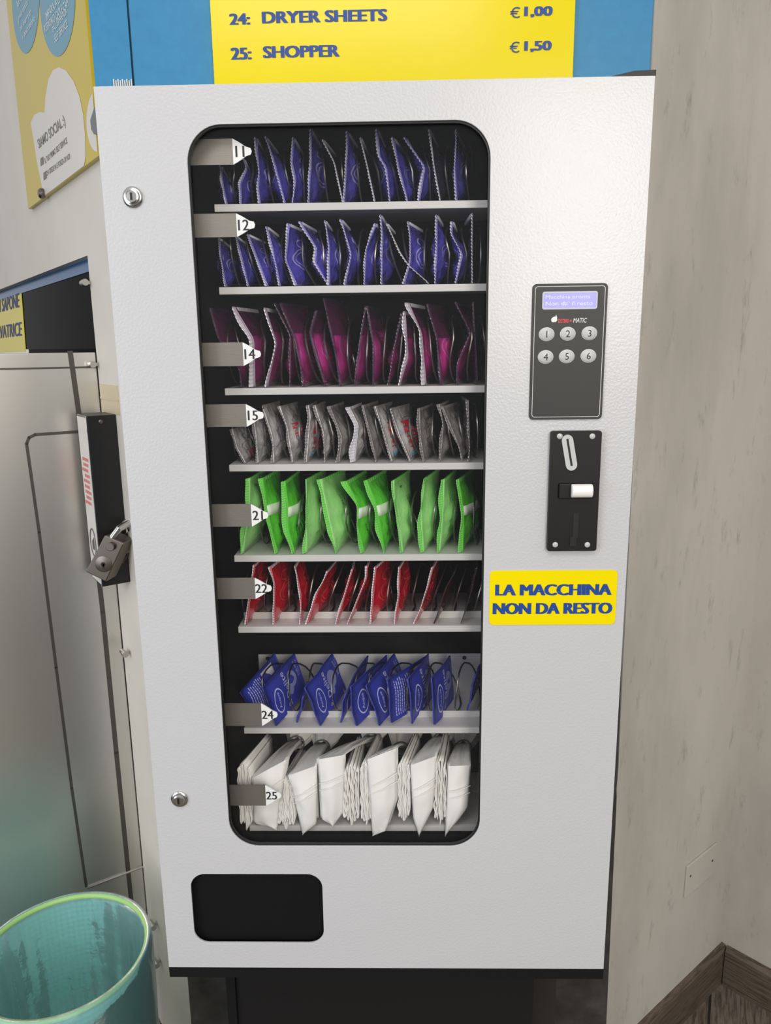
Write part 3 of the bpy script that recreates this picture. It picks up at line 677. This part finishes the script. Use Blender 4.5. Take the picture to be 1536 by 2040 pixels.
#SACHETS
# ------------------------------------------------------------ sachets standing between the coil turns
ORD = ['leftmost', 'second', 'third', 'fourth', 'fifth', 'sixth', 'seventh', 'eighth', 'ninth', 'tenth', 'eleventh', 'twelfth', 'thirteenth', 'fourteenth', 'fifteenth']
def smooth_poly(pts, t):
    """point at height parameter t (0 bottom, 1 top) along a top-to-bottom list of (x, z)"""
    P = pts[::-1]; zs = [p[1] for p in P]; zz = zs[0] + (zs[-1]-zs[0])*t
    for a, b in zip(P, P[1:]):
        if zz <= b[1] + 1e-9:
            f = (zz-a[1])/max(b[1]-a[1], 1e-6); return a[0] + (b[0]-a[0])*f, zz
    return P[-1]
def soft(pts, t, h=.05):
    q = [smooth_poly(pts, min(max(t+d, 0), 1)) for d in (-h, -h/2, 0, h/2, h)]
    return sum(a for a, b in q)/5, smooth_poly(pts, t)[1]
class Sachet:
    def __init__(s, pts, right, zshelf, depth, thick, seed, yf=.061):
        P = [at(x_, y_, yf) for x_, y_ in pts]; s.pts = [(p.x, p.z) for p in P]
        s.pts[-1] = (s.pts[-1][0], zshelf + .0012)
        for i in range(len(s.pts)-2, -1, -1): s.pts[i] = (s.pts[i][0], max(s.pts[i][1], s.pts[i+1][1]+.004))
        s.yf = yf; s.depth = depth; s.t = thick; s.seed = seed
        mx, mz = soft(s.pts, .45)
        my = sum(p[1] for p in pts)/len(pts)
        xb = at(right, my, yf+depth*.97).x if right else mx + (EYE.x-mx)*.02
        s.sx = xb - mx - thick*.55 if right else xb-mx; s.mx = mx
        s.n = Vector((depth, -s.sx, 0)).normalized()
    def base(s, u, v):
        x_, z_ = soft(s.pts, v); k = 1 - .45*u
        return Vector((s.mx + (x_-s.mx)*k + s.sx*u, s.yf + s.depth*u, z_ + .003*u*0))
    def S(s, u, v, side, extra=0.0, tk=1.0):
        b = s.base(u, v)
        uu = min(max((u-.09)/.82, 0), 1); vv = min(max((v-.07)/.83, 0), 1)
        bl = max(sin(pi*uu), 0)**.62 * max(sin(pi*vv**.72), 0)**.7
        q = Vector((u*4.2, v*5.5, s.seed*7.3 + side*3))
        cr = noise.noise(q)*.0042 + (.5-abs(noise.noise(q*2.1)))*.0034
        edge = min(1, min(u, 1-u)*7+.0)*min(1, min(v, 1-v)*7)
        return b + s.n*(side*(s.t*tk*bl + .0004 + extra) + cr*edge*(.35+bl))
    def film(s, name, M, parent, tk=1.0, v0=0.0, v1=1.0, u0=0.0, u1=1.0, nu=12, nv=18, extra=0):
        V = []; F = []; uv = []
        for side in (1, -1):
            k = len(V)
            for j in range(nv+1):
                for i in range(nu+1):
                    u = u0 + (u1-u0)*i/nu; v = v0 + (v1-v0)*j/nv; V.append(s.S(u, v, side, extra, tk)); uv.append((u, v))
            for j in range(nv):
                for i in range(nu):
                    q = (k+j*(nu+1)+i, k+j*(nu+1)+i+1, k+(j+1)*(nu+1)+i+1, k+(j+1)*(nu+1)+i); F.append(q if side == 1 else q[::-1])
        k = (nu+1)*(nv+1)
        ring = [i for i in range(nu)] + [nu+(nu+1)*j for j in range(nv)] + [nv*(nu+1)+i for i in range(nu, 0, -1)] + [(nu+1)*j for j in range(nv, 0, -1)]
        for a, b in zip(ring, ring[1:]+ring[:1]): F.append((a, a+k, b+k, b))
        return mesh(name, V, F, M, parent, True, uv)
    def seal(s, M, parent, wd=.055, teeth=20, amp=.0013, ends=True, name='crimped_seal'):
        mb = MB(); n = teeth*2; V = []; F = []
        sw = wd*s.depth                      # the seal twists towards the aisle by a varying amount
        for i in range(n+1):
            v = i/n; z_ = amp*(1 if i % 2 else -1); k = .35 + .65*noise.noise(Vector((v*3.1, s.seed*4.7, .5)))
            b0 = s.base(0, v); ed = b0 + Vector((-sw*k*.9 - z_*.5, -sw*.25 + z_*.6, 0)); b1 = s.base(wd*.5, v)
            for q, o in ((ed, .0003), (b1, .0007), (b1, -.0007), (ed, -.0003)): V.append(q + s.n*o)
        for i in range(n):
            for k in range(4): F.append((4*i+k, 4*i+(k+1) % 4, 4*i+4+(k+1) % 4, 4*i+4+k))
        F += [(0, 1, 2, 3), (4*n+3, 4*n+2, 4*n+1, 4*n)]; mb.add(V, F)
        if ends:
            for v0, v1 in ((.955, 1.0),):
                V = []; m_ = 20
                for i in range(m_+1):
                    u = wd + (1-wd)*i/m_; o = amp*.8*(1 if i % 2 else -1)
                    for v, q in ((v0, .0009), (v1, .0009), (v1, -.0009), (v0, -.0009)): V.append(s.base(u, v) + s.n*(q+o))
                F = []
                for i in range(m_):
                    for k in range(4): F.append((4*i+k, 4*i+(k+1) % 4, 4*i+4+(k+1) % 4, 4*i+4+k))
                mb.add(V, F)
        return mb.build(name, M, parent)
    def print_text(s, body, M, parent, u0, u1, v0, v1, side=1, offset=.03, name='printed_name'):
        V, F, asp = text2d(body, offset); mb = MB()
        # reads from bottom to top, tops of the letters to the front edge
        mb.add([s.S(u1 + (u0-u1)*b, v0 + (v1-v0)*a, side, .0016) for a, b in V], F)
        return mb.build(name, M, parent)
    def band(s, M, parent, v0, v1):
        return s.film('paper_band', M, parent, 1.0, v0, v1, .04, .98, 10, 2, .0012)
def root(name, label, cat, group, s):
    b = s.base(.5, 0); return thing(name, label, cat, (b.x, b.y, b.z), group)

R11 = [([(440,330),(444,370),(452,402)],463), ([(485,316),(492,335),(479,365),(480,401)],500), ([(510,274),(516,345),(514,375),(518,403)],537), ([(529,272),(547,324),(568,403)],572),
       ([(585,274),(581,324),(589,358),(581,401)],610), ([(620,258),(619,324),(614,401)],645), ([(643,278),(666,324),(683,399)],0), ([(693,262),(689,337),(685,399)],718),
       ([(718,274),(731,328),(747,397)],0), ([(752,258),(756,312),(770,332),(777,397)],784), ([(783,274),(793,328),(812,397)],822), ([(806,274),(847,332),(835,391)],852),
       ([(856,258),(864,328),(877,391)],884), ([(908,258),(906,337),(910,387)],930)]
R12 = [([(437,474),(439,512),(450,570)],466), ([(470,470),(481,512),(495,570)],505), ([(493,466),(514,520),(533,568)],545), ([(531,451),(545,503),(558,568)],570),
       ([(575,445),(568,518),(591,568)],616), ([(597,441),(631,495),(627,520),(654,566)],652), ([(647,439),(656,491),(656,566)],673), ([(679,437),(700,507),(687,566)],713),
       ([(750,445),(729,495),(725,566)],754), ([(758,428),(762,470),(760,564)],780), ([(770,445),(797,503),(814,528),(856,562)],0), ([(812,441),(816,470),(816,524),(804,562)],850),
       ([(870,428),(870,512),(866,560)],890), ([(902,441),(899,466),(922,507),(908,562)],926), ([(941,424),(941,562)],0)]
R14 = [([(418,613),(435,676),(477,734),(481,770)],498), ([(464,611),(504,676),(506,770)],540), ([(527,613),(550,684),(531,770)],572), ([(545,603),(579,668),(577,770)],592),
       ([(556,603),(587,672),(606,770)],638), ([(631,618),(618,663),(648,770)],670), ([(643,593),(660,663),(679,770)],706), ([(729,609),(718,680),(706,770)],740),
       ([(731,609),(745,688),(743,770)],772), ([(802,622),(785,697),(773,768)],798), ([(806,620),(812,713),(795,768)],833), ([(812,603),(839,663),(843,713),(848,766)],866),
       ([(850,605),(870,672),(879,765)],908), ([(906,601),(939,663),(910,726),(912,763)],944), ([(943,601),(952,759)],0)]
R15 = [([(462,855),(472,892),(489,922)],505), ([(504,828),(510,870),(514,922)],543), ([(522,807),(543,872),(545,922)],573), ([(556,809),(572,851),(583,922)],607),
       ([(614,807),(618,830),(610,922)],636), ([(627,807),(645,863),(647,922)],662), ([(656,809),(681,872),(675,922)],702), ([(695,811),(714,847),(706,922)],733),
       ([(722,807),(739,872),(750,922)],766), ([(747,809),(764,863),(781,920)],795), ([(777,813),(797,872),(818,922)],831), ([(835,813),(837,872),(845,920)],868),
       ([(875,805),(883,847),(877,920)],902), ([(881,809),(914,888),(922,920)],932), ([(933,797),(935,872),(935,920)],0)]
R21 = [([(496,953),(496,1008),(482,1106)],536), ([(521,953),(533,1032),(552,1106)],573), ([(566,959),(572,1008),(572,1055),(586,1106)],607), ([(609,955),(611,1028),(609,1106)],658),
       ([(638,955),(652,1020),(670,1106)],704), ([(687,959),(713,1008),(711,1047),(724,1104)],748), ([(728,957),(748,1008),(765,1104)],788), ([(783,957),(785,996),(802,1104)],828),
       ([(845,953),(838,1028),(843,1104)],880), ([(884,955),(882,1020),(875,1102)],914), ([(912,955),(923,1020),(921,1102)],954)]
R22 = [([(507,1125),(498,1184),(490,1239)],538), ([(537,1129),(546,1164),(545,1242)],588), ([(587,1127),(599,1184),(599,1231)],617), ([(654,1137),(630,1184),(611,1242)],671),
       ([(703,1133),(691,1172),(670,1239)],706), ([(732,1127),(730,1153),(693,1246)],737), ([(748,1129),(744,1172),(738,1242)],786), ([(796,1129),(795,1184),(787,1239)],818),
       ([(863,1129),(853,1168),(826,1239)],872), ([(908,1137),(888,1172),(865,1242)],906), ([(951,1129),(939,1180),(918,1239)],944)]
def where(i, n, k): return ('%s from left on shelf tagged %d' % (ORD[i], k)) if i else 'leftmost on shelf tagged %d' % k

ROWS = {k: [] for k in SH}                               # surfaces of the goods, so that each coil turn runs in the gap between two of them
def coil(k, r, yc, yf, depth):
    zs = SH[k]; G = sorted(ROWS[k], key=lambda g: g[0](.3, .4).x); P = []; N = len(G)
    def gx(i, y, z):
        def bx_(g):
            f, h = g; u = min(max((y-yf)/depth, 0), 1); return f(u, min(max((z-f(u, 0).z)/h, 0), 1)).x
        if i <= 0: return bx_(G[0]) - .014
        if i >= N: return min(bx_(G[-1]) + .012, .192)
        return (bx_(G[i-1]) + bx_(G[i])) / 2
    for i in range(1 if k == 24 else 0, N+1):
        for q in range(20):
            a = -pi/2 + 2*pi*q/20; y = yc - r*sin(a); z = zs + .0035 + r - r*cos(a)
            x_ = gx(i, y, z)
            if q < 4: x_ = x_*(.5+q/8) + gx(i-1, y, z)*(.5-q/8)
            if q > 16: x_ = x_*(.5+(20-q)/8) + gx(i+1, y, z)*(.5-(20-q)/8)
            P.append((max(x_, -.192), y, z))
    mb = MB(); mb.tube(P, .0013, 6); mb.build('coil', coil_steel, vm, True)
dark11 = {6, 8, 12}; dark12 = {10, 14}
for k, R, dk in ((11, R11, dark11), (12, R12, dark12)):
    for i, (pts, rt) in enumerate(R):
        d = i in dk; s = Sachet(pts, rt, SH[k], .075, .0018 if (d and rt == 0) else ((.0085 if i % 3 else .0100)), k + i*1.7)
        lab = ('thin clear-fronted sachet, ' if d else 'violet foil sachet with silver crimped edge, ') + where(i, len(R), k)
        ROWS[k].append((s.base, s.pts[0][1]-s.pts[-1][1]))
        o = root('detergent_sachet', lab, 'sachet', 'violet blue sachets on the two top shelves', s)
        s.film('pouch', clear_dark if d else foil_violet, o); s.seal(foil_seal, o, .03 if d else .06)
for i, (pts, rt) in enumerate(R14):
    s = Sachet(pts, rt, SH[14], .092, .0022 if rt == 0 else .0078, 14 + i*1.3)
    sil = i in (1, 2, 10, 11)
    ROWS[14].append((s.base, s.pts[0][1]-s.pts[-1][1]))
    o = root('softener_sachet', ('clear magenta sachet with silver front edge, ' if sil else 'clear magenta sachet, ') + where(i, 15, 14), 'sachet', 'magenta sachets on the shelf tagged 14', s)
    s.film('pouch', foil_pink, o)
    if rt: s.film('contents', pink_fill, o, .8, .05, .58 + .06*(i % 3), .10, .9, 10, 12, -.0007)
    s.seal(foil_seal if sil else clear_dark, o, .09 if sil else .035, amp=.0007, name='edge_seal')
named15 = {3: (.42, .68), 4: (.18, .66), 7: (.40, .66), 9: (.20, .70), 10: (.20, .74)}
for i, (pts, rt) in enumerate(R15):
    s = Sachet(pts, rt, SH[15], .080, .0022 if rt == 0 else .0066, 15 + i*2.1)
    dk = i in (6, 8, 11, 12, 13, 14)
    ROWS[15].append((s.base, s.pts[0][1]-s.pts[-1][1]))
    o = root('softener_sachet', ('dull pewter foil sachet, ' if dk else ('silver grey sachet with red printing, ' if i in named15 else 'silver grey foil sachet, ')) + where(i, 15, 15), 'sachet', 'silver grey sachets on the shelf tagged 15', s)
    s.film('pouch', silver_dark if dk else foil_silver, o, nu=22, nv=36); s.seal(foil_seal if i == 7 else silver_dark, o, .14 if i == 7 else .07, 18, .0006)
    if i in named15:
        a, b = named15[i]; s.print_text('ARLEM', print_red, o, .16, .58, a, b, offset=.02)
    if i in (4, 9, 10): s.print_text('oo', print_teal, o, .16, .44, .08, .16, name='teal_print')
    if i == 0: s.print_text('o', print_red, o, .3, .8, .10, .34, name='red_print')
bands = {1: (.50, .63), 2: (.50, .63), 5: (.47, .61), 6: (.50, .64), 10: (.50, .62)}
for i, (pts, rt) in enumerate(R21):
    s = Sachet(pts, rt, SH[21], .095, .0085, 21 + i*1.9)
    vv = i in bands or i == 10
    ROWS[21].append((s.base, s.pts[0][1]-s.pts[-1][1]))
    o = root('powder_sachet', ('vivid green sachet with a white paper band, ' if vv else 'pale green sachet with tiny print, ') + where(i, 11, 21), 'sachet', 'green sachets on the shelf tagged 21', s)
    s.film('pouch', green_vivid if vv else green_pale, o); s.seal(green_seal, o, .10, 30, .0004, name='fin_seal')
    if i in bands: s.band(paper_band, o, *bands[i])
    if i in (0, 7): s.print_text('+', ink, o, .22, .34, .85, .89, offset=0, name='plus_mark')
for i, (pts, rt) in enumerate(R22):
    s = Sachet(pts, rt, SH[22], .085, .0022 if i in (8, 9, 10) else .0060, 22 + i*2.3)
    dk = i in (9, 10)
    ROWS[22].append((s.base, s.pts[0][1]-s.pts[-1][1]))
    o = root('bleach_sachet', ('dull dark red thin sachet, ' if dk else 'dark red foil sachet, ') + where(i, 11, 22), 'sachet', 'red sachets on the shelf tagged 22', s)
    s.film('pouch', film_red if dk else foil_red, o); s.seal(clear_dark if dk else foil_seal, o, .05, 22, .0005, name='edge_seal')

# ------------------------------------------------------------ dryer sheet packets (flat, leaning in the coil)
def c5(x_, y_): return (420 + x_/2.648, 1270 + y_/2.648)
DS = [((155,290),(235,455),(335,80),'b'), ((275,265),(345,470),(440,85),'f'), ((488,310),(456,470),(510,230),'n'), ((500,265),(575,470),(640,85),'f'), ((703,300),(680,470),(828,95),'n'),
      ((730,260),(765,470),(920,92),'p'), ((815,255),(890,470),(965,85),'f'), ((935,225),(955,450),(1135,92),'b'), ((1040,220),(1060,455),(1150,85),'p'), ((1165,215),(1180,460),(1262,95),'p'), ((1395,200),(1352,385),(1440,90),'n')]
for i, (ft, fb, bt, kind) in enumerate(DS):
    yf = YS + .004 + (.010 if kind == 'n' else 0); yb = yf + .085
    FT, FB, BT = at(*c5(*ft), yf), at(*c5(*fb), yf), at(*c5(*bt), yb)
    FB.z = max(FB.z, SH[24] + .001 if i not in () else FB.z)
    du = BT - FT; dv = FT - FB; nn = dv.cross(du).normalized()
    if nn.x < 0: nn = -nn
    hgt = dv.length
    def S(u, v, off=0, FB=FB, du=du, dv=dv, nn=nn, i=i): return FB + du*u + dv*v + nn*(off + .005*sin(pi*u)*sin(pi*v*.9+.2) + .004*noise.noise(Vector((u*2, v*2, i*5.1))))
    ROWS[24].append((S, hgt))
    kinds = {'f': 'blue dryer sheet packet showing emblem and swirl', 'b': 'blue dryer sheet packet, printed back showing', 'n': 'blue dryer sheet packet seen nearly edge-on', 'p': 'blue dryer sheet packet partly covered by neighbour'}
    o = thing('dryer_sheet_packet', kinds[kind] + ', ' + where(i, 11, 24), 'packet', tuple(S(.5, 0)), 'blue dryer sheet packets on the shelf tagged 24')
    V = []; F = []; nu = nv = 10
    for side in (.0011, -.0011):
        k = len(V)
        for j in range(nv+1):
            for q in range(nu+1): V.append(S(q/nu, j/nv, side))
        for j in range(nv):
            for q in range(nu):
                f = (k+j*(nu+1)+q, k+j*(nu+1)+q+1, k+(j+1)*(nu+1)+q+1, k+(j+1)*(nu+1)+q); F.append(f if side < 0 else f[::-1])
    k = (nu+1)*(nv+1); ring = [q for q in range(nu)] + [nu+(nu+1)*j for j in range(nv)] + [nv*(nu+1)+q for q in range(nu, 0, -1)] + [(nu+1)*j for j in range(nv, 0, -1)]
    for a, b in zip(ring, ring[1:]+ring[:1]): F.append((a, a+k, b+k, b))
    mesh('envelope', V, F, sheet_blue, o, True)
    def onto(mb, pts2, F): mb.add([S(u, v, .0016) for u, v in pts2], F)
    def stroke_ring(mb, cu, cv, ru, rv, wd, n=36):
        P = []
        for q in range(n):
            a = 2*pi*q/n; P += [(cu+ru*(1-wd)*cos(a), cv+rv*(1-wd)*sin(a)), (cu+ru*(1+wd)*cos(a), cv+rv*(1+wd)*sin(a))]
        onto(mb, P, [(2*q, 2*q+1, (2*q+3) % (2*n), (2*q+2) % (2*n)) for q in range(n)])
    def text_on(mb, body, u0, u1, v0, v1, off=.0):
        V, F, asp = text2d(body, off); onto(mb, [(u1 + (u0-u1)*b, v0 + (v1-v0)*a) for a, b in V], F)
    if kind in 'fpn':
        mb = MB(); stroke_ring(mb, .22, .45, .11, .29, .06); text_on(mb, 'Acqua', .19, .25, .26, .66); 
        if kind != 'n':
            text_on(mb, '& Delite', .42, .52, .06, .94); text_on(mb, 'wash care', .84, .89, .50, .9); text_on(mb, 'fresh dry', .91, .95, .5, .9)
        mb.build('printed_emblem', sheet_print, o)
        if kind != 'n':
            mb = MB(); P = [(.66+.13*cos(a), .62+.20*sin(a)) for a in [2*pi*q/24 for q in range(24)]]; onto(mb, P, [tuple(range(24))])
            P = [(.58+.06*cos(a), .42+.14*sin(a)) for a in [2*pi*q/16 for q in range(16)]]; onto(mb, P, [tuple(range(16))])
            mb.build('grey_swirl', sheet_grey, o)
    else:
        mb = MB()
        if i == 0: onto(mb, [(.50, .08), (.50, .92), (.80, .92), (.80, .08)], [(0, 1, 2, 3)])
        else: onto(mb, [(.55, .62), (.55, .94), (.93, .94), (.93, .62)], [(0, 1, 2, 3)])
        mb.build('white_label', sheet_label, o)
        mb = MB(); r2 = random.Random(i)
        for q in range(9):
            u = .10 + .042*q; v = .1
            while v < .88:
                l_n = .03 + .07*r2.random(); onto(mb, [(u, v), (u, v+l_n), (u+.014, v+l_n), (u+.014, v)], [(0, 1, 2, 3)]); v += l_n + .02
        mb.build('small_print', sheet_print, o)

# ------------------------------------------------------------ folded white shopper bags on the bottom shelf
YB = .048
def bag(i, flap, acc, band_px, label, acc2=None, layers=5):
    """flap: TL, TR, [right side down .. tip .. left side up] front outline; acc: x0, x1, ztop, zbottom of the gathered folds"""
    zs = SH[25]
    o = None
    P = [at(*c5(*q), YB - .002) for q in flap]
    bx = at(*c5(*band_px), YB + .10); o = thing('shopper_bag', label, 'bag', (P[0].x, YB, min(p.z for p in P)), 'folded white shopper bags on the shelf tagged 25')
    mb = MB(); r2 = random.Random(40+i)
    TL, TR = P[0], P[1]; low = P[2:]
    cx = sum(p.x for p in P)/len(P)
    # front flap: fan of rows from the fold down to the tip, slightly cushioned
    def outline(side, t):     # left or right boundary at depth fraction t from the top
        L = [TL] + low[::-1] if side == 0 else [TR] + low
        tip = min(P, key=lambda p: p.z); 
        seq = []
        for p in L:
            seq.append(p)
            if p is tip: break
        zt, zb = seq[0].z, seq[-1].z; z_ = zt + (zb-zt)*t
        for a, b in zip(seq, seq[1:]):
            if z_ >= b.z - 1e-9: 
                f = (a.z-z_)/max(a.z-b.z, 1e-6); return Vector((a.x+(b.x-a.x)*f, a.y, z_))
        return seq[-1].copy()
    nv, nu = 18, 10
    for ly in range(layers):
        V = []; F = []; off = ly*.0045; sh = (r2.random()-.5)*.004
        # back edge at the band, top fold, front flap
        rows = []
        for j in range(8):        # from the band forward to the fold
            f = j/7; a = bx + Vector((-.010, off*.4, -.006 + .012*(layers-ly)/layers)); b = bx + Vector((.010, off*.4, -.004 + .012*(layers-ly)/layers))
            TLl = TL + Vector((sh, off, .0015*(layers-ly)-.003)); TRl = TR + Vector((sh, off, .0015*(layers-ly)-.003))
            rw = []
            for q in range(nu+1):
                g = q/nu; p = (a + (b-a)*g)*(1-f) + (TLl + (TRl-TLl)*g)*f
                p.z += .0035*noise.noise(Vector((g*5, f*1.4, i*3.1+ly)))*sin(pi*f) + .004*sin(pi*f); rw.append(p)
            rows.append(rw)
        for j in range(1, nv+1):
            t = j/nv
            if ly: t = t*(.92 - .03*ly)
            a, b = outline(0, t), outline(1, t); rw = []
            for q in range(nu+1):
                g = q/nu; p = a + (b-a)*g; p += Vector((sh, off + .002 - .007*sin(pi*g)*(.3+.7*sin(pi*min(t*1.1, 1))) + .0022*noise.noise(Vector((g*3, t*4, i*2.7+ly*.3))), 0)); rw.append(p)
            rows.append(rw)
        for rw in rows: V += rw
        for j in range(len(rows)-1):
            for q in range(nu): F.append((j*(nu+1)+q, j*(nu+1)+q+1, (j+1)*(nu+1)+q+1, (j+1)*(nu+1)+q))
        mb.add(V, F)
    f_o = mb.build('folded_sheet', bag_white, o, True)
    so = f_o.modifiers.new('thick', 'SOLIDIFY'); so.thickness = .0007; so.offset = 0
    # hem lines welded across the flap
    mb = MB()
    for t in (.26, .36):
        L = []
        for q in range(13):
            g = q/12; a, b = outline(0, t + .05*0), outline(1, t); p = a + (b-a)*g; L.append(p + Vector((0, -.0062*sin(pi*g) - .0012, .008*sin(pi*g*.5)-.006)))
        mb.tube(L, .0005, 5)
    mb.build('hem_line', bag_white, o, True)
    for ac in [acc] + ([acc2] if acc2 else []):
        if not ac: continue
        x0, x1, y0, y1 = ac; a, b = at(*c5(x0, y0), YB), at(*c5(x1, y1), YB); n = 5; mb = MB()
        for q in range(n):
            xc = a.x + (b.x-a.x)*(q+.5)/n; wv = (b.x-a.x)/n*.42
            ztop = a.z - .006*abs(q-(n-1)/2)*.6 - .004*r2.random(); zbot = b.z + .005*abs(q-(n-1)/2) + .004*r2.random()
            prof_ = []; m_ = 22
            for j in range(m_+1):
                t = j/m_; z_ = ztop + (zbot-ztop)*t; prof_.append((xc - wv*.7 + .0022*noise.noise(Vector((t*7, q*3.3, i))), z_))
            prof_ += [(xc, zbot - .002)]
            for j in range(m_, -1, -1):
                t = j/m_; z_ = ztop + (zbot-ztop)*t; prof_.append((xc + wv*.7 + .0022*noise.noise(Vector((t*7, q*3.3+1.1, i))), z_))
            prof_ += [(xc, ztop + .0025)]
            prof_ = prof_ + prof_[:1]
            V = []; F = []; dn = 5
            for kk in range(dn+1):
                f = kk/dn; k2 = 1 - .55*f
                for (u, z_) in prof_: V.append((u*(1-.35*f) + bx.x*.35*f, YB + .004*(q % 2) + .085*f, z_ + (max(bx.z, z_) - z_)*.25*f))
            L = len(prof_)
            for kk in range(dn):
                for u in range(L-1): F.append((kk*L+u, kk*L+u+1, (kk+1)*L+u+1, (kk+1)*L+u))
            mb.add(V, F)
        a_o = mb.build('gathered_folds', bag_white, o, True); so = a_o.modifiers.new('thick', 'SOLIDIFY'); so.thickness = .0012; so.offset = 0
    # gathered tail behind the band
    mb = MB(); V = []; F = []; n = 24
    for kk, (dy_, w_, h_) in enumerate(((0, .011, .010), (.010, .016, .013), (.024, .022, .016), (.045, .026, .018))):
        for q in range(n):
            a_ = 2*pi*q/n; rr = 1 + .16*sin(a_*6 + i)
            V.append((bx.x + .006*kk*.5 + w_*rr*cos(a_), min(bx.y + dy_, .196), bx.z + h_*rr*sin(a_) + .004*kk))
    for kk in range(3):
        for q in range(n): F.append((kk*n+q, kk*n+(q+1) % n, (kk+1)*n+(q+1) % n, (kk+1)*n+q))
    mb.add(V, F); mb.build('gathered_tail', bag_white, o, True)
    mb = MB(); mb.tube([(bx.x + .0125*cos(2*pi*q/20), bx.y + .001*sin(4*pi*q/20), bx.z + .0125*sin(2*pi*q/20)) for q in range(20)], .0012, 6, True); mb.build('rubber_band', band_grey, o, True)
bag(0, [(215,760),(400,660),(360,900),(350,1015),(225,985)], (135,222,665,1012), (450,560), 'folded white shopper bag behind the tag 25, leftmost on the bottom shelf')
bag(1, [(410,745),(562,690),(558,990),(485,1042),(452,900)], (340,445,750,1018), (585,580), 'folded white shopper bag with pointed front, just right of the tag 25')
bag(2, [(563,660),(705,635),(695,930),(645,1000),(585,965)], None, (845,545), 'square-fronted folded white shopper bag, third from the left on the bottom shelf', (690,785,685,990))
bag(3, [(832,660),(985,600),(985,860),(925,1038),(860,1046)], (785,850,660,990), (1000,590), 'long folded white shopper bag, fourth from the left on the bottom shelf')
bag(4, [(1055,690),(1192,640),(1175,900),(1100,1052),(1070,960)], (985,1050,655,975), (1215,540), 'folded white shopper bag with narrow tip, second from right on the bottom shelf')
bag(5, [(1256,695),(1375,690),(1362,900),(1240,1052),(1245,960)], (1178,1240,645,985), (1330,580), 'folded white shopper bag at the right end of the bottom shelf')

for k, r, yc, yf, dp in ((11, .034, YS+.050, .061, .075), (12, .034, YS+.050, .061, .075), (14, .042, YS+.054, .061, .092), (15, .034, YS+.048, .061, .08), (21, .036, YS+.054, .061, .095), (22, .034, YS+.052, .061, .085), (24, .034, YS+.052, YS+.004, .085)):
    coil(k, r, yc, yf, dp)
